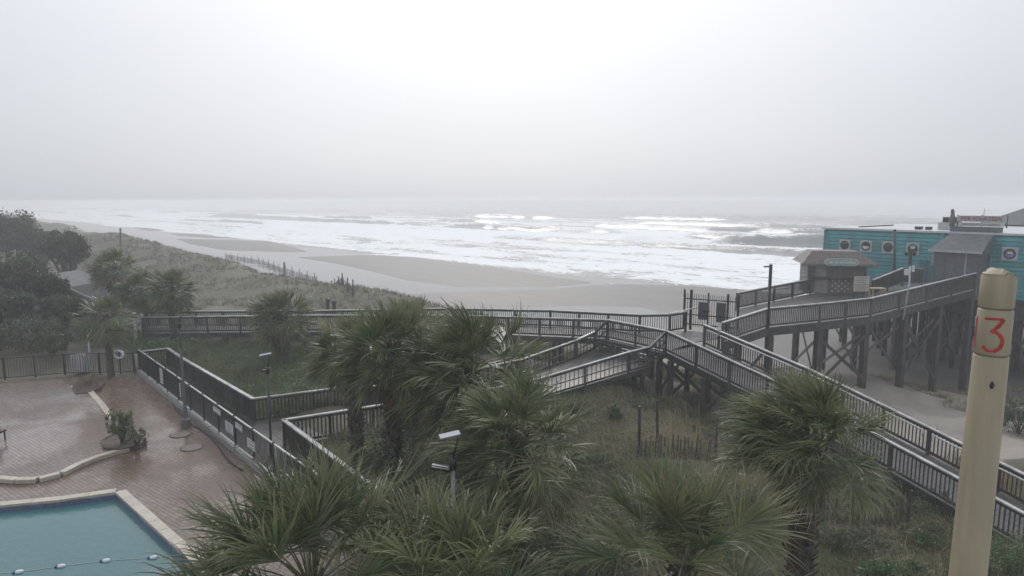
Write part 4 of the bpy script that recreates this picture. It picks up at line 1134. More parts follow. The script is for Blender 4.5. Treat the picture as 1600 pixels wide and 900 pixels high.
fence_sign(fd(287, 610), .85, .18, .65, 5)
fence_sign(fd(358, 650), 1.12, .85, .22, 2); fence_sign(fd(358, 668), .78, .85, .40, 4)
fence_sign(fd(388, 676), 1.10, .70, .24, 2); fence_sign(fd(389, 694), .76, .70, .34, 3)

RB = [at(-300, 617, 0) + Vector((0, .35, 0)), at(0, 596, 0) + Vector((0, .35, 0)), at(95, 588, 0) + Vector((0, .35, 0)), at(205, 586, 0) + Vector((0, .35, 0))]
metal_fence('rear_fence', RB, 0.0, 1.2, 'thin black metal fence across the rear of the pool deck before the hedge', post_step=1.8, bal_step=.13, singles=False)

# solar lamp posts
def solar_lamp(base, top, label, head=True, box=False, thick=None):
    base, top = Vector(base), Vector(top)
    t = thing('solar_lamp', base, label, 'lamp post', 'solar lamps by the walkways')
    k = top.z - base.z
    neck = base.lerp(top, 1 - .62 / k)
    b = MB(); b.tube([base, neck], .045, 8); b.build('pole', M['concrete'] if box else M['lamp_dark'], t, smooth=True)
    b = MB(); b.tube([neck - Vector((0, 0, .12)), neck + Vector((0, 0, .12))], .07, 8); b.build('clamp', M['metal_black'], t, smooth=True)
    b = MB(); b.tube([neck + Vector((0, 0, .1)), neck + Vector((.11, 0, .52))], .022, 6); b.build('arm', M['metal_black'], t, smooth=True)
    c = neck + Vector((-.04, 0, .60)); ca, sa = math.cos(-.12), math.sin(-.12)
    b = MB(); b.bar(c + Vector((-.21, -.05, -.03)), c + Vector((.18, .05, .03)), .24, .03); b.build('solar_panel', M['panel_glass'], t)
    if box:
        b = MB(); b.bar(neck + Vector((-.42, 0, -.05)), neck + Vector((-.04, 0, -.12)), .2, .05); b.build('lamp_head', M['metal_black'], t)
        b = MB(); b.bar(neck + Vector((-.42, 0, -.02)), neck + Vector((-.10, 0, -.08)), .05, .02); b.build('reflector', M['panel_glass'], t)
    else:
        b = MB(); b.box(neck + Vector((-.12, 0, .0)), (.16, .1, .06)); b.build('lamp_head', M['metal_black'], t)
    return t
p = onfence(at(424, 700, 0)); p = at(424, 712, 0.05)
solar_lamp(p, atY(417, 553, p.y), 'slim lamp post with a tilted pale solar panel on the dark lower walkway')
pY = 12.4; q = atY(707, 678, pY); g = gz(q.x, q.y)
solar_lamp((q.x, q.y, g), q, 'lamp post with solar panel and black floodlight box half sunk in the shrubs', box=True)
p = at(291, 668, 0.0); q = atY(284, 486, p.y + 1.0)
t = thing('path_light_column', p, 'thick dark green column with a heavy base rising beside the pool fence', 'lamp post')
b = MB(); b.lathe(p, [(.19, 0), (.19, .36), (.10, .44), (.065, 1.0), (.06, 2.2), (.05, 3.0), (.04, 3.4)], 12); b.build('column', M['vestibule'], t, smooth=False)
b = MB(); b.tube([p + Vector((0, 0, 3.4)), p + Vector((0, 0, 4.3))], .035, 8); b.build('mast', M['lamp_dark'], t, smooth=True)
b = MB(); b.tube([p + Vector((0, 0, 4.25)), p + Vector((0, 0, 4.45))], .08, 8); b.tube([p + Vector((0, 0, 4.45)), p + Vector((.1, 0, 4.75))], .03, 6); b.build('lamp_head', M['metal_black'], t)

# white corner post at the end of the shore walkway
p = at(214, 545, .2); t = thing('pale_post', p, 'tall pale painted post at the landward end of the boardwalk', 'post')
b = MB(); b.box((p.x, p.y, p.z + 1.1), (.13, .13, 2.3)); b.build('shaft', M['trim_grey'], t, bevel=.01); b = MB(); b.box((p.x, p.y, p.z + 2.28), (.18, .18, .06)); b.build('cap', M['white_paint'], t)

# globe lamp
p = at(127, 566, 0) + Vector((0, .8, 0)); t = thing('globe_lamp', p, 'short post lamp with a white globe behind the rear fence', 'lamp post')
b = MB(); b.lathe(p, [(.07, 0), (.05, .2), (.05, 1.45), (.08, 1.5)], 10); b.build('post', M['white_paint'], t)
b = MB(); b.lathe(p + Vector((0, 0, 1.5)), [(.06, 0), (.2, .1), (.24, .22), (.2, .36), (.05, .44)], 14); b.build('globe', M['float_white'], t, smooth=True)
# white slatted boxes by the gate
def slat_box(px, py, w, h, n, label):
    p = at(px, py, 0) + Vector((0, .7, 0)); t = thing('slatted_screen', p, label, 'screen')
    for k in range(n): piece('slat', M['white_paint'], t, (p.x - w / 2 + w * (k + .5) / n, p.y, .05), (w / n * .72, .05, h))
    for z in (.25, h - .15):
        b = MB(); b.box((p.x, p.y + .05, z), (w, .05, .08)); b.build('batten', M['trim_grey'], t)
    b = MB(); b.box((p.x, p.y + .35, h / 2), (w * .94, .5, h * .96)); b.build('body', M['trim_grey'], t)
slat_box(109, 588, .72, 1.0, 7, 'white slatted screen box beside the globe lamp')
slat_box(206, 580, .5, .75, 5, 'small white slatted bin at the gate by the pool fence')
# life ring on a stand
p = at(176, 590, 0) + Vector((0, .75, 0)); t = thing('life_ring', p, 'white life ring hanging on a dark stand behind the rear fence', 'life ring')
b = MB(); b.tube([p, p + Vector((0, 0, 1.25))], .04, 6); b.build('stand', M['metal_black'], t)
P_, F_ = [], []
for i in range(20):
    for j in range(8):
        a, c_ = 2 * math.pi * i / 20, 2 * math.pi * j / 8
        rr = .26 + .075 * math.cos(c_); P_.append((p.x + rr * math.cos(a), p.y - .1 + .075 * math.sin(c_), p.z + 1.12 + rr * .8 * math.sin(a)))
        F_.append((i * 8 + j, i * 8 + (j + 1) % 8, ((i + 1) % 20) * 8 + (j + 1) % 8, ((i + 1) % 20) * 8 + j))
b = MB(); b.add(P_, F_); b.build('ring', M['float_white'], t, smooth=True)

# deck drain covers
for i, (px, py, lab) in enumerate(((282, 679, 'round dark drain cover in the wet pavers nearer the column base'), (300, 699.5, 'round dark drain cover in the wet pavers farther from the column base'))):
    p = at(px, py, .004); t = thing('drain_cover', p, lab, 'drain cover')
    b = MB(); b.lathe(p, [(.42, 0), (.42, .012), (.39, .016)], 24); b.build('ring', M['soil'], t)
    b = MB(); b.lathe(p, [(.36, .017), (.36, .022)], 24); b.build('lid', M['shingle_brown'], t)
# loose hose along the fence foot
b = MB(); pts = []
for k in range(26):
    u = k / 25; c = PF_A + PF_D * lerp(8.0, 17.2, u) - PF_N * (.30 + .16 * math.sin(u * 9) * u + .12 * u); pts.append((c.x, c.y, .035))
b.tube(pts, .03, 6); prop(b.build('hose', M['metal_black'], loc=tuple(pts[0]), smooth=True), 'black hose lying along the foot of the pool fence kerb', 'hose')

# planter bed on the terrace corner with its shrub
PB = pxs([(160, 690), (163, 701), (186, 704), (212, 698), (227, 692), (224, 684), (205, 678), (178, 680)], .12)
t = thing('planter_bed', (*PB[3], 0), 'soil bed with a stone rim at the corner of the raised terrace', 'planter')
b = MB(); b.prism(PB, .005, .17); b.build('soil_bed', M['soil'], t)
for i in range(len(PB)):
    p, q = Vector((*PB[i], 0)), Vector((*PB[(i + 1) % len(PB)], 0)); b = MB(); b.bar((p.x, p.y, .1), (q.x, q.y, .1), .1, .2); b.build('rim', M['soil'], t)
BED2 = pxs([(112, 607), (118, 616), (140, 614), (158, 606), (165, 596), (150, 589), (122, 591)], .12)
t = thing('corner_bed', (*BED2[0], 0), 'bare brown planting bed with dry stalks at the rear terrace corner', 'planter')
b = MB(); b.prism(BED2, .005, .16); b.build('soil_bed', M['soil'], t)
b = MB()
for k in range(90):
    a, c = rng.uniform(0, 1), rng.uniform(0, 1); i = rng.randrange(len(BED2)); cx = sum(v[0] for v in BED2) / 7; cy = sum(v[1] for v in BED2) / 7
    x = lerp(cx, BED2[i][0], a * .9); y = lerp(cy, BED2[i][1], a * .9); h = rng.uniform(.2, .6)
    b.tube([(x, y, .15), (x + rng.uniform(-.2, .1), y + rng.uniform(-.1, .1), .15 + h)], [.014, .004], 3, cap=False)
b.build('dry_stalks', M['dead_frond'], t, kind='stuff')
p = at(196, 690, .15); t = thing('bollard_light', p, 'small pale green bollard light among the planter shrub', 'bollard')
b = MB(); b.lathe(p, [(.07, 0), (.07, .75), (.10, .78), (.10, .95), (.03, 1.0)], 10); b.build('shaft', M['sign_green'], t)
p = at(-6, 690, .12); t = thing('deck_chair', p, 'dark folded deck chair at the edge of the terrace', 'chair')
b = MB(); b.box((p.x, p.y, p.z + .38), (.5, .5, .07)); b.build('seat', M['metal_black'], t)
b = MB(); b.bar((p.x - .2, p.y + .2, p.z + .4), (p.x - .35, p.y + .3, p.z + .95), .5, .05, (0, 1, 0)); b.build('backrest', M['metal_black'], t)
for a in (-.2, .2):
    for c in (-.2, .2): piece('leg', M['metal_black'], t, (p.x + a, p.y + c, p.z), (.04, .04, .36))

# lane rope with floats
rp_ = thing('lane_rope', at(95, 886, -.16), 'pool lane rope strung with white and blue floats', 'rope')
RPX = [(-160, 905), (30, 893.5), (96, 884.5), (166, 876), (240, 871), (290, 866)]
b = MB(); b.tube([at(a, c, -.15) for a, c in RPX], .007, 5); b.build('rope', M['white_paint'], rp_)
for i, (a, c) in enumerate(RPX[1:-1]):
    q = at(a, c, -.14); d = (at(RPX[i + 2][0], RPX[i + 2][1], -.14) - q).normalized()
    b = MB(); b.tube([q - d * .10, q - d * .075, q, q + d * .075, q + d * .10], [.015, .045, .058, .045, .015], 10); f_ = b.build('float', M['float_white'], rp_, smooth=True)
    b = MB(); b.tube([q - d * .16, q - d * .14, q - d * .10], [.015, .036, .036], 8); b.build('float_stop', M['float_blue'], f_)

# ================================================================== THE NUMBERED POST
PY = 6.0
pt = atY(1562, 424, PY); pb = atY(1512, 900, PY)
rt = 23.2 / FPX * (PY * math.cos(PITCH) + (CAM_H - pt.z) * math.sin(PITCH)); rb = 24.6 / FPX * (PY * math.cos(PITCH) + (CAM_H - pb.z) * math.sin(PITCH))
taper = (rb - rt) / (pt.z - pb.z); lean = (pb.x - pt.x) / (pt.z - pb.z)
def prad(z): return rt + taper * (pt.z - z)
def pctr(z): return Vector((pt.x + lean * (pt.z - z), PY + 0 * z, z))
np_ = thing('numbered_post', (pctr(-1.0).x, PY, -1.0), 'tapered cream mooring-style post with grooved bands and a red painted number', 'post')
zg1, zg2 = atY(1560, 481, PY).z, atY(1556, 553, PY).z
N_ = 40
def post_section(z0, z1, name, slant=False):
    b = MB(); zs = [z0, z0 + .012] + ([] if slant else []) + [z1 - .012, z1]
    rs = [prad(z0) - .008, prad(z0 + .012), prad(z1 - .012), prad(z1) - .008]
    P = []
    for z, r in zip(zs, rs):
        c = pctr(z)
        for j in range(N_): a = 2 * math.pi * j / N_; P.append(Vector((c.x + r * math.cos(a), c.y + r * math.sin(a), z)))
    if slant:                      # rounded, sloping top
        k = 2
        for kk in range(5):
            f = 1 - (kk + 1) / 5.0 ; c = pctr(z1); r = prad(z1) * math.sqrt(max(0.0, 1 - (1 - f) ** 2)) if kk < 4 else .002
            for j in range(N_): a = 2 * math.pi * j / N_; P.append(Vector((c.x + r * math.cos(a), c.y + r * math.sin(a), z1 + .035 * (1 - f))))
        for v in P[2 * N_:]: v.z -= .07 * ((v.x - pt.x) / rt) - .02 if v.x > pt.x - rt * .2 else .0
    n = len(P) // N_
    fs = [(i * N_ + j, i * N_ + (j + 1) % N_, (i + 1) * N_ + (j + 1) % N_, (i + 1) * N_ + j) for i in range(n - 1) for j in range(N_)]
    fs += [tuple(range(N_ - 1, -1, -1)), tuple((n - 1) * N_ + j for j in range(N_))]
    b.add(P, fs); o = b.build(name, M['post_cream'], np_)
    for pl in o.data.polygons: pl.use_smooth = len(pl.vertices) == 4
    return o
post_section(-1.0, zg2 - .006, 'shaft'); band = post_section(zg2 + .006, zg1 - .006, 'number_band'); post_section(zg1 + .006, pt.z - .03, 'cap', True)
for z in (zg1, zg2):
    c = pctr(z); b = MB(); b.lathe((c.x, c.y, z), [(prad(z) - .012, -.012), (prad(z) - .012, .012)], 32); b.build('groove', M['post_groove'], np_)
b = MB(); z = atY(1543, 596, PY).z; c = pctr(z); a = math.atan2(-1, -.45)
for k in range(9):
    pass
q = c + Vector((math.cos(a), math.sin(a), 0)) * (prad(z) + .001); b.lathe(q + Vector((0, 0, -.035)), [(.004, 0), (.018, .02), (.02, .04), (.012, .06), (.003, .075)], 10); b.build('knot_hole', M['metal_black'], np_)
# painted strokes wrapped on the band
za, zb = atY(1557, 545, PY).z, atY(1557, 495, PY).z; hN = zb - za
def stroke(pts2, w, a_c):          # pts2: (u across in metres, v 0..1 up); wraps on the post about angle a_c
    out = []
    for i in range(len(pts2) - 1):
        for k in range(6): out.append((lerp(pts2[i][0], pts2[i + 1][0], k / 6), lerp(pts2[i][1], pts2[i + 1][1], k / 6)))
    out.append(pts2[-1]); P = []
    for i, (u, v) in enumerate(out):
        u0, v0 = out[max(0, i - 1)]; u1, v1 = out[min(len(out) - 1, i + 1)]
        du, dv = u1 - u0, (v1 - v0) * hN; L = math.hypot(du, dv) + 1e-9; nu, nv = -dv / L, du / L
        ww = w * (.75 + .5 * abs(nu))
        for s in (-1, -.33, .33, 1):
            uu = u + nu * ww / 2 * s; z = za + v * hN + nv * ww / 2 * s; c = pctr(z); r = prad(z) + .0025; th = a_c + uu / r
            P.append((c.x + r * math.cos(th), c.y + r * math.sin(th), z))
    return P, [(4 * i + k, 4 * i + k + 1, 4 * i + k + 5, 4 * i + k + 4) for i in range(len(out) - 1) for k in range(3)]
ac = -math.pi / 2 - math.atan2(pt.x, PY) * 1.0 + R(2)
ac = math.atan2(-PY, -pt.x) + R(1)
bowl = [(.035, .62)] + [(.015 + .058 * math.cos(R(a)), .30 + .32 * math.sin(R(a))) for a in range(70, -150, -20)]
sc3 = lambda L: [(u * 1.25 - .012, v) for u, v in L]
b = MB(); b.add(*stroke(sc3([(-.055, .98), (.062, 1.0)]), .030, ac)); b.add(*stroke(sc3([(.066, 1.0), (.04, .80), (-.005, .58), (.02, .61), (.05, .52), (.07, .38), (.071, .26), (.056, .11), (.025, .01), (-.012, .0), (-.04, .07), (-.05, .13)]), .029, ac))
b.add(*stroke([(-.182, .0), (-.182, 1.0)], .032, ac)); b.add(*stroke([(-.21, .80), (-.182, 1.0)], .018, ac))
b.build('painted_number', M['red_paint'], band)

# ================================================================== HOUSES BEHIND THE TREES
hs = thing('house', (-33, 50, 0), 'low house with a dark shingle gable roof among the trees', 'house')
def gable(parent, x0, x1, y0, y1, zb, ze, zr, wall, roof, ov=.35):
    b = MB(); b.prism([(x0, y0), (x1, y0), (x1, y1), (x0, y1)], zb, ze); b.build('wall', M[wall], parent)
    xm = (x0 + x1) / 2
    b = MB(); b.add([(x0, y0 + .02, ze), (x1, y0 + .02, ze), (xm, y0 + .02, zr - .1), (x0, y0 + .14, ze), (x1, y0 + .14, ze), (xm, y0 + .14, zr - .1)], [(0, 1, 2), (5, 4, 3), (0, 2, 5, 3), (1, 4, 5, 2), (0, 3, 4, 1)]); b.build('gable_wall', M[wall], parent)
    b = MB()
    for xa, s in ((x0 - ov, 1), (x1 + ov, -1)):
        P = [(xa, y0 - ov, ze - .25), (xa, y1 + ov, ze - .25), (xm, y1 + ov, zr), (xm, y0 - ov, zr)]
        Q = [(p[0], p[1], p[2] - .12) for p in P]
        b.add(P + Q, [(0, 1, 2, 3) if s < 0 else (3, 2, 1, 0), (4, 5, 6, 7), (0, 4, 7, 3), (1, 5, 6, 2), (0, 1, 5, 4)])
    rf = b.build('roof', M[roof], parent)
    for xa in (x0 - ov, x1 + ov):
        b = MB(); b.bar((xa, y0 - ov - .02, ze - .3), (xm, y0 - ov - .02, zr - .05), .04, .18); b.build('barge_board', M['trim_grey'], rf)
gable(hs, -35.5, -30.2, 48, 58, 0, 1.9, 3.1, 'house_wall', 'shingle_dark')
gable(hs, -31.2, -28.2, 46.6, 50, 0, 1.6, 2.4, 'house_wall', 'shingle_dark', .25)
for x in (-34.6, -32.4): 
    b = MB(); b.box((x, 47.98, 1.2), (.8, .06, .9)); w = b.build('window', M['trim_grey'], hs); b = MB(); b.box((x, 47.94, 1.2), (.66, .02, .76)); b.build('pane', M['glass_dark'], w)
sh = thing('white_shed', (-32.5, 44, 0), 'pale little shed with a peaked roof beside the dark hedge', 'shed')
gable(sh, -33.4, -31.6, 43.2, 45, 0, 2.0, 2.7, 'house_wall', 'roof_grey', .15)
b = MB(); b.box((-32.5, 43.18, .9), (.7, .05, 1.7)); b.build('door', M['trim_grey'], sh)
ph_ = thing('pink_house', (-39, 52, 0), 'low dull pink house half hidden behind the dark hedge', 'house')
gable(ph_, -42.5, -35.9, 49, 58, 0, 2.2, 3.3, 'house_pink', 'roof_grey')
b = MB(); b.box((-38, 48.96, 1.4), (1.2, .06, 1.1)); w = b.build('window', M['trim_grey'], ph_); b = MB(); b.box((-38, 48.92, 1.4), (1.05, .02, .95)); b.build('pane', M['glass_dark'], w)

# ================================================================== PLANTS
WIND = Vector((-1.0, -0.05, 0.0))
def frond_mesh(base, az, el, pet, blade, nseg, droop, wind, rg, spread=None):
    """one fan leaf: petiole, short arching rib and free-tipped segments; returns verts, faces, tint"""
    V = []; F = []; T = []
    d = Vector((math.cos(az) * math.cos(el), math.sin(az) * math.cos(el), math.sin(el)))
    g = Vector((0, 0, -1))
    p = Vector(base); pts = [p.copy()]; k = 5
    for i in range(k):
        d = (d + (g * .10 * droop + WIND * .13 * wind)).normalized(); p = p + d * (pet / k); pts.append(p.copy())
    side = d.cross(Vector((0, 0, 1)))
    if side.length < .1: side = Vector((math.sin(az), -math.cos(az), 0))
    side.normalize(); nrm = side.cross(d).normalized()
    ro = rg.gauss(0, .45); side, nrm = side * math.cos(ro) + nrm * math.sin(ro), nrm * math.cos(ro) - side * math.sin(ro)   # blades twist in the wind
    if spread is None: spread = rg.uniform(62, 118)
    age = max(0.0, rg.gauss(.08, .13)); fold = rg.uniform(.05, .5); torn = [rg.uniform(-.9, .9) for _ in range(2)]
    for i in range(len(pts) - 1):               # petiole as a thin three-sided strip
        a, b_ = pts[i], pts[i + 1]; w = .022 - .010 * i / k; o = len(V)
        for q in (a, b_): V += [q + side * w, q - side * w, q - nrm * w]
        T += [.45] * 6; F += [(o, o + 3, o + 4, o + 1), (o + 1, o + 4, o + 5, o + 2), (o + 2, o + 5, o + 3, o)]
    rib = blade * .38
    for s in range(nseg):
        u = (s + .5) / nseg * 2 - 1
        th = R(spread) * u + rg.uniform(-.03, .03)
        cst = max(0, math.cos(th))
        root = p + d * (rib * cst * .8) - nrm * (rib * .12 * cst)
        L = blade * (.62 + .38 * math.cos(th * .72)) * rg.uniform(.72, 1.10) - rib * cst * .5
        dv = (d * math.cos(th) + side * math.sin(th) + nrm * (.08 + fold * abs(u))).normalized()
        dr = droop * rg.uniform(.6, 1.6)
        if any(abs(u - q_) < .05 for q_ in torn): dr *= 2.5
        sk = rg.uniform(.4, 1.3); jit = Vector((rg.gauss(0, .05), rg.gauss(0, .05), rg.gauss(0, .05)))
        nn = 6; q = root.copy(); o = len(V); wd = blade * 2.1 / nseg * .95
        tint0 = min(.8, age + rg.uniform(0, .14))
        for i in range(nn + 1):
            t = i / nn
            w = wd * (.30 + 2.1 * t if t < .33 else 1.0 * (1 - ((t - .33) / .67) ** 1.3)) * .40
            wdir = dv.cross(nrm)
            if wdir.length < .05: wdir = side
            wdir.normalize(); wdir = (wdir + nrm * (.8 if s % 2 else -.8) * sk).normalized()
            if i == nn: V.append(q.copy()); T.append(min(1, tint0 + .55))
            else: V += [q + wdir * max(w, .002), q - wdir * max(w, .002)]; T += [tint0 + .30 * t ** 2] * 2  # tint grows to the tips, imitating light caught on wet blades
            dv = (dv + jit + (g * (.03 + .62 * t ** 3) * dr + WIND * (.04 + .26 * t) * wind) * .8).normalized()
            q = q + dv * (L / nn)
        for i in range(nn - 1): F.append((o + 2 * i, o + 2 * i + 1, o + 2 * i + 3, o + 2 * i + 2))
        F.append((o + 2 * nn - 2, o + 2 * nn - 1, o + 2 * nn))
    return V, F, T

def add_mesh(name, V, F, T, m, parent):
    base = WLOC[parent.name]; me = bpy.data.meshes.new(name)
    me.from_pydata([(v[0] - base.x, v[1] - base.y, v[2] - base.z) for v in V], [], F)
    a = me.attributes.new('tint', 'FLOAT', 'POINT'); a.data.foreach_set('value', T)
    me.update(); return link(name, me, m, parent)

def palm(crown, label, seed, n=30, blade=.95, pet=.85, nseg=58, wind=.6, droop=1.0, lean=(0, 0), dead=9, rtrunk=.17, elmin=-35, group=None, upright=0, boots=True, young=4, gz_off=0.0):
    rg = random.Random(seed); crown = Vector(crown)
    bx_, by_ = crown.x + lean[0], crown.y + lean[1]; g = gz(bx_, by_) - .1 + gz_off
    if poly_sd(DECK, np.array([bx_]), np.array([by_]))[0] > 0: g = 0.0
    base = Vector((bx_, by_, g)); t = thing('palm_tree', base, label, 'palm tree', group)
    Hh = crown.z - g; b = MB(); k = 14; pts = []; rs = []
    for i in range(k + 1):
        u = i / k; pts.append(base.lerp(crown, u) + Vector((lean[0] * -.25 * math.sin(u * math.pi), 0, 0))); rs.append(rtrunk * (1.12 - .12 * u + .07 * rg.uniform(-1, 1)) * (1.22 if u < .06 else 1))
    b.tube(pts, rs, 10)
    if boots:                                   # criss-cross stubs of old leaf stalks
        nz = int(Hh / .16)
        for i in range(nz):
            u = (i + .5) / nz
            if u < .25 and rg.random() < .6: continue
            j = min(k - 1, int(u * k)); c = pts[j].lerp(pts[j + 1], u * k - j)
            for q in range(5):
                a = i * 1.1 + q * 2 * math.pi / 5 + rg.uniform(-.25, .25); o = Vector((math.cos(a), math.sin(a), 0)); L = rg.uniform(.10, .24)
                b.bar(c + o * rtrunk * .85, c + o * (rtrunk + L * .55) + Vector((0, 0, L)), .07, .025, o)
    tr = b.build('trunk', M['palm_bark'], t)
    for i in range(n):
        u = i / (n - 1); az = i * 2.39996 + rg.uniform(-.25, .25)
        el = R(lerp(82 , elmin, u ** (.85 + upright)) + rg.uniform(-9, 9)); sc = rg.uniform(.86, 1.08) * (.75 + .5 * min(1, u * 3) * .5)
        V, F, T = frond_mesh(crown + Vector((math.cos(az) * .08, math.sin(az) * .08, -.25 * u)), az, el, pet * sc * (.75 + .4 * u), blade * sc, nseg, droop * (.55 + .8 * u), wind * rg.uniform(.6, 1.25), rg)
        add_mesh('frond', V, F, T, M['frond'], t)
    for i in range(dead):
        az = rg.uniform(0, 6.28); V, F, T = frond_mesh(crown + Vector((0, 0, -.3)), az, R(rg.uniform(-70, -40)), pet * .8, blade * .85, nseg // 2, 1.9, wind * .3, rg, 80)
        add_mesh('dead_frond', V, F, T, M['dead_frond'], t)
    return t

palm(atY(485, 905, 9.6), 'low bright palm with broad upright fans overhanging the pool corner', 101, n=46, blade=1.5, pet=1.15, nseg=72, wind=.12, droop=.95, dead=6, upright=.55, elmin=-28)
palm(atY(705, 925, 9.0), 'palm with long drooping blue-green fans between the pool palm and the grey bush', 102, n=32, blade=1.30, pet=.7, nseg=70, wind=.10, droop=1.15, dead=7, upright=.7, elmin=-15)
palm(atY(1065, 868, 10.3), 'short stout palm with stiff open fans in front of the picket sand fence', 103, n=26, blade=1.35, pet=.75, nseg=75, wind=.1, droop=.5, dead=6, upright=.6, elmin=-15)
palm(atY(1262, 680, 12.2), 'windswept palm with a shaggy dark trunk beside the long ramp', 104, n=54, blade=1.1, pet=.66, nseg=60, wind=1.0, droop=.75, lean=(.05, 0), dead=9, rtrunk=.24, elmin=-2)
palm(atY(808, 682, 13.6), 'windswept palm with a pale split leaf stalk below the short ramp', 105, n=52, blade=1.2, pet=.8, nseg=58, wind=.8, droop=.85, lean=(.1, 0), dead=9, elmin=-30)
palm(atY(735, 572, 17.3), 'full-headed windblown palm standing before the shore boardwalk', 106, n=64, blade=1.45, pet=.95, nseg=52, wind=.9, droop=.8, dead=9, elmin=-25)
palm(atY(612, 540, 17.2), 'tall palm with a dark trunk crossing the end of the railed bay', 107, n=56, blade=1.05, pet=.72, nseg=52, wind=.25, droop=.8, lean=(-.05, 0), dead=8, rtrunk=.21, elmin=-28)
palm(atY(552, 540, 20.5), 'palm with drooping brown skirt close behind the tall dark-trunked palm', 108, n=44, blade=1.0, pet=.7, nseg=45, wind=.5, droop=1.0, dead=12, rtrunk=.2, elmin=-30)
palm(atY(438, 490, 36.5), 'palm with a thick stubby trunk in front of the shore boardwalk', 109, n=54, blade=1.3, pet=.8, nseg=40, wind=.4, droop=.8, dead=10, rtrunk=.38, elmin=-25)
palm(atY(180, 416, 46), 'tall thin palm leaning over the dark roofed house', 110, n=42, blade=1.25, pet=.8, nseg=32, wind=.9, droop=1.0, lean=(-.9, 0), dead=7, boots=False)
palm(atY(222, 450, 43.5), 'palm with a dense dark head at the landward end of the boardwalk', 111, n=48, blade=1.2, pet=.75, nseg=32, wind=.6, droop=1.0, lean=(.25, 0), dead=8, boots=False)
palm(atY(268, 448, 42.5), 'round-headed palm standing by the bare dune patch', 112, n=54, blade=1.2, pet=.75, nseg=32, wind=.2, droop=1.0, lean=(-.1, 0), dead=8, boots=False)
palm(at(163, 592, 0) + Vector((0, .6, 3.4)), 'small dark palm rooted just behind the rear fence', 113, n=30, blade=1.1, pet=.7, nseg=32, wind=.3, droop=1.2, dead=7, boots=False)
palm(atY(648, 505, 23.5), 'low palm showing only a spiky crest behind the tall dark-trunked palm', 114, n=22, blade=1.0, pet=.6, nseg=40, wind=.1, droop=.6, dead=6)

# ---- leaves in numpy
def leaf_quads(C, size, rg, flat=0.0, asp=.45):
    """rhombic leaves at centres C with random directions"""
    n = len(C); a = rg.uniform(0, 2 * np.pi, n); e = rg.uniform(-1.1, 1.1, n) * (1 - flat)
    d = np.stack([np.cos(a) * np.cos(e), np.sin(a) * np.cos(e), np.sin(e)], -1)
    r = rg.normal(size=(n, 3)); r[:, 2] *= (1 - flat); s = np.cross(d, r); s /= np.linalg.norm(s, axis=1, keepdims=True) + 1e-9
    L = (size * rg.uniform(.6, 1.3, n))[:, None] if np.ndim(size) == 0 else (size * rg.uniform(.6, 1.3, n))[:, None]
    V = np.stack([C - d * L * .5, C + s * L * asp * .5, C + d * L * .5, C - s * L * asp * .5], 1).reshape(-1, 3)
    F = np.arange(n * 4).reshape(-1, 4)
    return V, F

def crown_points(n, blobs, rg, shell=.55):
    """points in lumpy blobs (centre, radii): each blob is split in small clumps"""
    out = []
    for (c, r, w) in blobs:
        k = max(6, int(n * w)); nc = max(8, int(k / 45))
        dirs = rg.normal(size=(nc, 3)); dirs /= np.linalg.norm(dirs, axis=1, keepdims=True)
        cc = np.array(c) + dirs * np.array(r) * (shell + (1 - shell) * rg.uniform(0, 1, (nc, 1)) ** .5) * rg.uniform(.75, 1.12, (nc, 1))
        idx = rg.integers(0, nc, k)
        out.append(cc[idx] + rg.normal(size=(k, 3)) * np.array(r) * .13)
    return np.concatenate(out)

def leafy(name, label, cat, base, blobs, n, leaf, m, seed, stems=5, group=None, trunk_r=.05, parts=('foliage', 'stem'), limbs=None):
    rg = np.random.default_rng(seed); base = Vector(base); t = thing(name, base, label, cat, group)
    C = crown_points(n, blobs, rg); C = C[C[:, 2] > base.z + .02]
    V, F = leaf_quads(C, leaf, rg)
    cl = vnoise(C[:, 0] * 1.7 + C[:, 2], C[:, 1] * 1.7, seed)
    me = np_mesh(parts[0], V - np.array(base), F, False, {'tint': np.repeat(np.clip(cl * .8 + rg.uniform(-.2, .3, len(C)), 0, 1), 4)})
    link(parts[0], me, M[m], t)
    b = MB(); rr = random.Random(seed)
    tot = [bb for bb in blobs]
    for i in range(stems):
        bb = tot[i % len(tot)]; c = Vector(bb[0]); tip = c + Vector((rr.uniform(-.5, .5) * bb[1][0], rr.uniform(-.5, .5) * bb[1][1], rr.uniform(0, .6) * bb[1][2]))
        root = base + Vector((rr.uniform(-1, 1), rr.uniform(-1, 1), 0)) * (trunk_r * 1.5); mid = root.lerp(tip, .5) + Vector((rr.uniform(-.1, .1), rr.uniform(-.1, .1), .15)) * bb[1][0]
        b.tube([root - Vector((0, 0, .1)), root.lerp(mid, .5), mid, tip], [trunk_r, trunk_r * .85, trunk_r * .6, trunk_r * .15], 6, cap=False)
    b.build(parts[1], M['bark'], t)
    return t

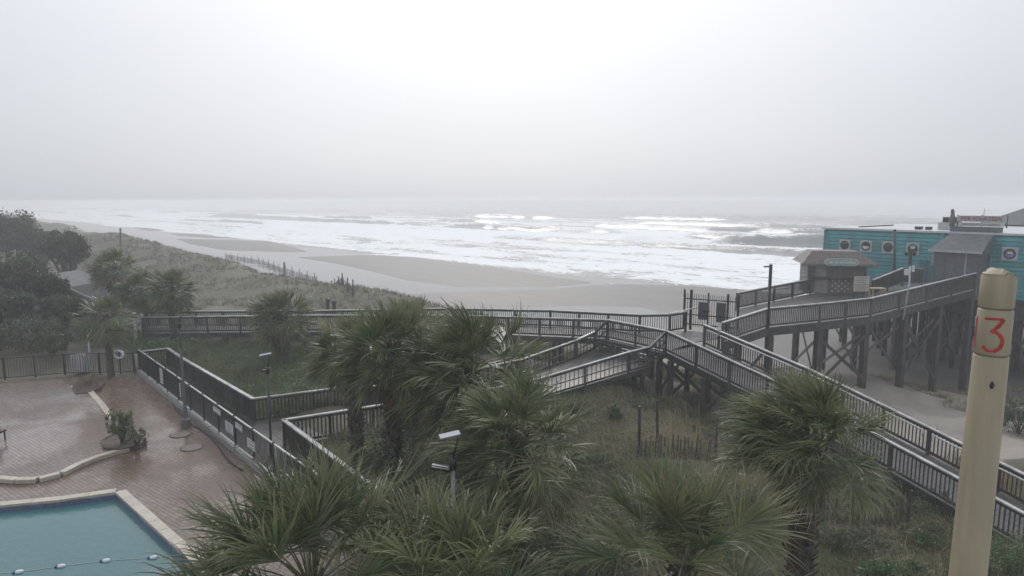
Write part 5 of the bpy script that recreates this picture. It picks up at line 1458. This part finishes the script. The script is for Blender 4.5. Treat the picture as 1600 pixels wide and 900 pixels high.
# trees on the left in the mist
def tree(px, py, Y, rx, rz, label, seed, n=5200, m='leaf_dark', leaf=.24, trunks=1):
    n = int(n * 2.2); leaf *= 1.15
    c = atY(px, py, Y); base = Vector((c.x, c.y, gz(c.x, c.y)))
    rr = random.Random(seed); bl = [((c.x, c.y, c.z), (rx * .75, rx * .7, rz * .8), .34)]
    for k in range(6):
        a = k * 1.05 + rr.uniform(-.3, .3); bl.append(((c.x + math.cos(a) * rx * .55, c.y + math.sin(a) * rx * .5, c.z + rr.uniform(-.45, .5) * rz), (rx * .45, rx * .45, rz * .42), .11))
    return leafy('broadleaf_tree', label, 'tree', base, bl, n, leaf, m, seed, stems=7, trunk_r=.20, parts=('crown', 'trunk'))
tree(18, 365, 78, 3.8, 3.0, 'largest misty tree rising highest behind the pink house', 201, n=7000, leaf=.30)
tree(102, 388, 64, 2.1, 2.1, 'round-headed misty tree on twin bare stems behind the shed', 202, leaf=.24)
tree(62, 385, 80, 2.6, 1.9, 'misty tree filling the gap beside the round-headed tree', 203, leaf=.30)
tree(30, 432, 47, 2.7, 2.0, 'dark olive tree spreading over the pink house', 204, n=6500, leaf=.20)
tree(78, 452, 46, 1.3, 1.3, 'smaller olive tree leaning against the spreading dark one', 205, n=3500, leaf=.18)
tree(95, 478, 43.5, 1.5, .9, 'low dark tree covering the corner of the dark roof', 207, n=4000, leaf=.16)
tree(5, 480, 42, 2.0, 1.3, 'low dark tree in front of the pink house wall', 208, n=5000, leaf=.16)
tree(-70, 420, 55, 3.5, 3.2, 'dark tree cut by the edge of the view beyond the pink house', 206, n=6000, leaf=.22)
def bush(px, py, Y, rx, rz, label, seed, m='leaf_dark', n=3000, leaf=.12, group=None, name='shrub', zb=None, ry=None):
    c = atY(px, py, Y); g = gz(c.x, c.y) if zb is None else zb; base = Vector((c.x, c.y, g)); rr = random.Random(seed); ry = ry or rx * .8
    h = max(.5, c.z + rz - g); bl = [((c.x, c.y, g + h * .5), (rx * .8, ry * .8, h * .48), .4)]
    for k in range(5):
        a = k * 1.26 + rr.uniform(-.4, .4); bl.append(((c.x + math.cos(a) * rx * .6, c.y + math.sin(a) * ry * .6, g + h * rr.uniform(.35, .75)), (rx * .42, ry * .42, h * .33), .12))
    return leafy(name, label, 'shrub', base, bl, n, leaf, m, seed, stems=8, trunk_r=.03, group=group)
bush(38, 525, 38.5, 2.2, 1.1, 'tall dark hedge shrub right behind the rear fence below the shed', 211, n=5500, leaf=.14)
bush(-40, 530, 38, 2.2, 1.1, 'dark hedge shrub cut by the edge of the view', 212, n=4500, leaf=.14)
bush(80, 540, 37.5, 1.2, .9, 'dark rounded shrub beside the white slatted screen', 213, n=3200, leaf=.13)
bush(150, 512, 40, 1.3, .9, 'dark shrub between the globe lamp and the small palm', 214, n=3500, leaf=.14)
bush(188, 525, 40.5, 1.3, .7, 'dark shrub under the palms near the pale post', 215, n=3500, leaf=.14)
bush(188, 662, 24.0, .55, .62, 'bright green leafy shrub filling the terrace planter', 216, m='leaf_green', n=1500, leaf=.11, zb=.16, ry=.45)
bush(212, 676, 23.6, .42, .32, 'low dull feathery shrub on the fence side of the planter', 217, m='leaf_grey', n=900, leaf=.09, zb=.16, ry=.4)
GB = 'grey-green dune bushes'
for i, (px, py, Y, rx, rz, mm, lab) in enumerate((
    (655, 690, 16.5, 1.3, .5, 'leaf_grey', 'grey-green bush between the railed bay and the solar floodlight post'),
    (590, 695, 17.5, 1.2, .4, 'leaf_dark', 'dark bush at the foot of the tall dark-trunked palm'),
    (845, 800, 13.6, 1.2, .5, 'leaf_grey', 'pale silvery bush below the palm with the split leaf stalk'),
    (935, 815, 12.8, 1.0, .4, 'leaf_grey', 'silvery bush next to the short stout palm'),
    (745, 745, 14.6, .9, .6, 'leaf_dark', 'dark bush at the foot of the solar floodlight post'),
    (640, 625, 24.5, 1.0, .6, 'leaf_dark', 'dark bush against the outer end of the railed bay'),
    (1590, 870, 16.0, 1.2, .6, 'leaf_green', 'green bush at the low end of the long ramp'),
    (1595, 645, 28.5, 1.3, .5, 'leaf_dark', 'olive bush on the open sand beyond the long ramp'),
    (1545, 628, 31.0, .9, .25, 'leaf_grey', 'low sand-covered bush near the piles on the open sand'),
    (1390, 880, 15.5, .9, .15, 'leaf_green', 'green bush below the picket sand fence'))):
    bush(px, py, Y, rx, rz, lab, 230 + i, m=mm, n=6000, leaf=.085, group=GB)

def atground(px, py):
    z = 0.0
    for _ in range(12):
        p = at(px, py, z); z = .5 * z + .5 * gz(p.x, p.y)
    return at(px, py, z)
SF1 = [atground(1280, 814), atground(1345, 824), atground(1417, 826)]
SF2 = [atground(998, 722), atground(1040, 716), atground(1118, 722)]
for sf in (SF1, SF2): EXCL.append([(p.x, p.y + .1) for p in sf] + [(p.x, p.y - .55) for p in sf[::-1]])
hr = random.Random(77)
for i, (px, py, mm, lb) in enumerate((
    (880, 690, 'leaf_green', 'low green shrub close beside the palm with the split leaf stalk'),
    (925, 730, 'leaf_grey', 'low grey shrub between the split-stalk palm and the weathered sand fence'),
    (905, 655, 'leaf_grey', 'low grey shrub below the middle of the short ramp'),
    (965, 660, 'leaf_green', 'small green tuft shrub in the oats before the lone tall stake'),
    (1010, 640, 'leaf_grey', 'low grey shrub under the head of the short ramp'),
    (1085, 640, 'leaf_grey', 'low grey shrub under the cross-braced piles of the long ramp'),
    (1140, 735, 'leaf_green', 'low green shrub half under the windswept palm beside the sand fence end'),
    (960, 770, 'leaf_grey', 'low grey shrub touching the outer fans of the short stout palm'),
    (1155, 790, 'leaf_grey', 'low grey shrub between the short stout palm and the shaggy trunk'),
    (890, 760, 'leaf_green', 'low green shrub behind the silvery bushes'),
    (1300, 860, 'leaf_grey', 'low grey shrub at the foot of the shaggy palm trunk'),
    (1345, 850, 'leaf_grey', 'low grey shrub directly in front of the picket sand fence'),
    (1440, 850, 'leaf_green', 'low green shrub between the sand fence end post and the numbered post'),
    (1470, 800, 'leaf_grey', 'low grey shrub tight under the lower edge of the long ramp'),
    (1180, 850, 'leaf_grey', 'low grey shrub under the drooping side of the short stout palm'),
    (680, 740, 'leaf_green', 'low green shrub beside the pole of the solar floodlight post'),
    (1120, 695, 'leaf_grey', 'low grey shrub around the short stub stake'))):
    gp = 'low shrubs in the dune hollow'
    p = atground(px, py); r_ = hr.uniform(.5, .95); hgt = hr.uniform(.3, .6)
    base = Vector((p.x, p.y, gz(p.x, p.y))); bl = [((p.x + hr.uniform(-.5, .5) * r_, p.y + hr.uniform(-.5, .5) * r_, base.z + hgt * hr.uniform(.4, .8)), (r_ * hr.uniform(.35, .7), r_ * hr.uniform(.35, .6), hgt * hr.uniform(.4, .7)), .2) for _ in range(5)]
    leafy('low_shrub', lb, 'shrub', base, bl, 2600, .085, mm, 300 + i, stems=6, group=gp, trunk_r=.02)
# ---- grass and undergrowth (nobody could count it)
def blades(P, h, w, az, lean, tint, rg):
    n = len(P); d = np.stack([np.cos(az), np.sin(az), np.zeros(n)], -1); s = np.stack([-np.sin(az), np.cos(az), np.zeros(n)], -1)
    rot = rg.uniform(-1, 1, n)[:, None]; s = s * np.sqrt(1 - rot ** 2 * .8) + d * rot * .8
    up = np.array([0, 0, 1.0]); hh = h[:, None]; ww = w[:, None]; ll = lean[:, None]
    m = P + up * hh * .58 + d * hh * ll * .30; t = P + up * hh * (1 - .35 * np.minimum(ll, 1.6) ** 1.5) + d * hh * ll
    V = np.stack([P - s * ww * .5, P + s * ww * .5, m + s * ww * .38, m - s * ww * .38, t], 1).reshape(-1, 3)
    i = np.arange(n)[:, None] * 5
    F = np.concatenate([i + np.array([[0, 1, 2]]), i + np.array([[0, 2, 3]]), i + np.array([[3, 2, 4]])], 0)
    return V, F, np.repeat(tint, 5)

def clear(x, y, pad=.0):
    k = poly_sd(DECK, x, y) < -.25
    for pl in EXCL: k &= poly_sd(pl, x, y) < -pad
    return k

def grass(name, label, x, y, m, per, h, w, tints, rg, spread=.16, wind=.35):
    n = len(x); g = ground(x, y)
    X = np.repeat(x, per); Y_ = np.repeat(y, per); G = np.repeat(g, per); N = len(X)
    az = rg.uniform(0, 2 * np.pi, N); r = spread * np.sqrt(rg.uniform(0, 1, N))
    dist = np.repeat(np.hypot(x, y), per)
    P = np.stack([X + np.cos(az) * r, Y_ + np.sin(az) * r, G - .03], -1)
    hv = np.repeat(rg.uniform(.65, 1.25, n), per) * h * rg.uniform(.55, 1.2, N)
    dx = np.cos(az) * .55 - wind; dy = np.sin(az) * .55
    az2 = np.arctan2(dy, dx); ln = np.clip(np.hypot(dx, dy) * rg.uniform(.5, 1.7, N), .1, 1.5)
    pt_ = fbm(x * .35, y * .35, 77, 3)
    tint = np.clip(np.repeat((pt_ - .5) * 2.4 + .5, per) * .5 + tints + rg.normal(0, .2, N), 0, 1)
    V, F, T = blades(P, hv, np.maximum(w, dist * .00055) * rg.uniform(.6, 1.3, N), az2, ln, tint, rg)
    me = np_mesh(name, V, F, False, {'tint': T}); return prop(link(name, me, M[m], kind='stuff'), label, 'grass')

rg = np.random.default_rng(3)
def scatter(n, x0, x1, y0, y1, cond):
    x = rg.uniform(x0, x1, n); y = rg.uniform(y0, y1, n); k = cond(x, y) & (np.abs(x) < .92 * y + 3)
    return x[k], y[k]
s_of = lambda x, y: shore(x, y)[1]
PFx = lambda x, y: (x - PF_A.x) * PF_N.x + (y - PF_A.y) * PF_N.y            # distance seaward of the pool fence
sandy = lambda x, y: sstep(12.8, 15.5, x) * sstep(24.0, 26.5, y)
# dune in the middle: sea oats and dry runners
x, y = scatter(15000, -9, 19, 11, 39, lambda x, y: (PFx(x, y) > .3) & clear(x, y, .05) & (s_of(x, y) < -47) & (rg.uniform(0, 1, x.shape) > sandy(x, y) * .995) & (vnoise(x * .5, y * .5, 8) > .16))
grass('sea_oats', 'dry olive sea oats and dune grass in the hollow between the ramps', x, y, 'grass_olive', 15, .52, .011, .12, rg)
x, y = scatter(2600, -9, 16, 11, 36, lambda x, y: (PFx(x, y) > .3) & clear(x, y, .1) & (s_of(x, y) < -49) & (sandy(x, y) < .3) & (vnoise(x * .3, y * .3, 18) > .5))
grass('tall_oats', 'taller bleached oat stems standing above the dune grass', x, y, 'grass_olive', 7, .95, .009, .55, rg, .12, .55)
x, y = scatter(4200, 4, 17, 11, 23, lambda x, y: (PFx(x, y) > .3) & clear(x, y, .05) & (y < 27 - .6 * x + 3))
grass('lush_grass', 'lush green grass below the picket sand fence', x, y, 'grass_green', 15, .42, .013, .05, rg)
# green weeds behind the lower walkway
x, y = scatter(9000, -27, 3, 26.5, 43, lambda x, y: (PFx(x, y) > .5) & clear(x, y, .08) & (s_of(x, y) < -49))
grass('green_weeds', 'bright green weeds between the lower walkway and the shore boardwalk', x, y, 'grass_green', 12, .62, .018, .15, rg, .22, .2)
# far dune
x, y = scatter(34000, -95, 4, 41, 130, lambda x, y: clear(x, y, .3) & (s_of(x, y) < -46.5) & (vnoise(x * .22, y * .22, 28) > .22) & (rg.uniform(0, 1, x.shape) < 42 / y))
grass('dune_grass', 'short pale dune grass on the far dune along the beach', x, y, 'grass_pale', 8, .40, .014, .25, rg, .3, .3)
# sparse tufts on open sand
x, y = scatter(4200, 13, 36, 20, 42, lambda x, y: clear(x, y, .2) & (vnoise(x * .45, y * .45, 38) + .35 * sstep(20, 26, x) > .74))
grass('sand_tufts', 'sparse grass tufts on the open sand by the pier', x, y, 'grass_olive', 12, .3, .012, .3, rg, .22)
# creeping leafy undergrowth
x, y = scatter(170000, -9, 17, 11, 38, lambda x, y: (PFx(x, y) > .4) & clear(x, y, .0) & (s_of(x, y) < -48) & (sandy(x, y) < .5))
hm2 = np.clip(fbm(x * .45, y * .45, 88, 4) - .30, 0, 1) * 1.1
C = np.stack([x, y, ground(x, y) + hm2 * rg.uniform(.1, 1.0, len(x))], -1)
V, F = leaf_quads(C, .095, rg, .35, .5)
me = np_mesh('undergrowth', V, F, False, {'tint': np.repeat(np.clip(fbm(x * .6, y * .6, 90, 3) * 1.1 - .25 + rg.normal(0, .15, len(x)), 0, 1), 4)})
prop(link('undergrowth', me, M['leaf_grey'], kind='stuff'), 'creeping grey-green leafy undergrowth covering the dune hollow', 'undergrowth')
x, y = scatter(60000, -26, 2, 26.5, 42, lambda x, y: (PFx(x, y) > .5) & clear(x, y, .05) & (s_of(x, y) < -50))
hm2 = np.clip(fbm(x * .6, y * .6, 98, 4) - .30, 0, 1) * 1.7
C = np.stack([x, y, ground(x, y) + hm2 * rg.uniform(.1, 1.0, len(x))], -1)
V, F = leaf_quads(C, .13, rg, .35, .5)
me = np_mesh('leafy_weeds', V, F, False, {'tint': np.repeat(np.clip(fbm(x * .5, y * .5, 92, 3) * 1.2 - .2 + rg.normal(0, .15, len(x)), 0, 1), 4)})
prop(link('leafy_weeds', me, M['leaf_green'], kind='stuff'), 'leafy green weeds massed behind the lower walkway rail', 'weeds')

# ================================================================== SAND FENCES
def sand_fence(pts, label, h=1.0, step=.13, posts=None, drop=.25, pw=.045, post_h=1.3, seed=1, group=None):
    rr = random.Random(seed); t = thing('sand_fence', (pts[0][0], pts[0][1], gz(pts[0][0], pts[0][1])), label, 'sand fence', group)
    P3 = [Vector((p[0], p[1], 0)) for p in pts]
    for (c, d) in along(P3, step):
        if rr.random() < .07: continue
        g = gz(c.x, c.y); hh = h * rr.uniform(.82, 1.08)
        piece('picket', M['picket'], t, (c.x, c.y, g - .05), (pw, .014, hh), (rr.uniform(-.08, .08), rr.uniform(-.09, .09), math.atan2(d.y, d.x)))
    for zf in (.25, .75):
        b = MB(); cs = [c for c, d in along(P3, .6)]; b.tube([(c.x, c.y, gz(c.x, c.y) + h * zf) for c in cs], .008, 4); b.build('wire', M['metal_black'], t)
    for (c, d) in (along(P3, posts) if posts else [(P3[0], 0), (P3[-1], 0)]):
        g = gz(c.x, c.y); b = MB(); b.tube([(c.x, c.y, g - .1), (c.x + rr.uniform(-.05, .05), c.y, g + post_h * rr.uniform(.85, 1.1))], .055, 7); b.build('post', M['wood_pile'], t)
    return t
sand_fence(SF1, 'picket sand fence with a stout end post in the grass under the long ramp', h=1.05, step=.135, post_h=1.45, pw=.05, seed=2)
sand_fence(SF2, 'weathered picket sand fence behind the short stout palm', h=.95, step=.12, post_h=1.9, seed=3)
for i, (px, py, top, lab) in enumerate(((1027, 690, 626, 'lone tall dark stake standing behind the weathered sand fence'), (1085, 684, 664, 'short dark stake in the oats behind the sand fence, farther from the palms'), (1117, 676, 658, 'short stub stake in the oats close to the windswept palm'))):
    p = atground(px, py); q = atY(px, top, p.y); t = thing('stake', p, lab, 'stake')
    b = MB(); b.tube([p - Vector((0, 0, .1)), q], [.06, .05], 7); b.build('shaft', M['wood_pile'], t); b = MB(); b.lathe(q, [(.052, -.01), (.052, .015), (.02, .03)], 7); b.build('weathered_top', M['picket'], t)
FF = [atground(352, 402), atground(405, 412), atground(440, 424), atground(492, 440), atground(552, 463)]
sand_fence(FF, 'far picket sand fence running along the toe of the dune by the beach', h=.85, step=.24, posts=4.0, pw=.12, post_h=1.35, seed=4)
for px, py, top, lab in ((444, 432, 410, 'tall dark post in the line of the far sand fence'), (188, 385, 357, 'tall lone pole on the far misty dune'), (512, 487, 467, 'short dark post on the dune behind the shore boardwalk, taller of the pair'), (522, 487, 470, 'short dark post on the dune behind the shore boardwalk, shorter of the pair')):
    p = atground(px, py); q = atY(px, top, p.y); t = thing('beach_post', p, lab, 'post')
    b = MB(); b.tube([p - Vector((0, 0, .2)), q], [.16, .13], 7); b.build('shaft', M['wood_pile'], t); b = MB(); b.lathe(q, [(.17, -.25), (.17, .0), (.05, .06)], 7); b.build('head', M['wood_pile'], t)
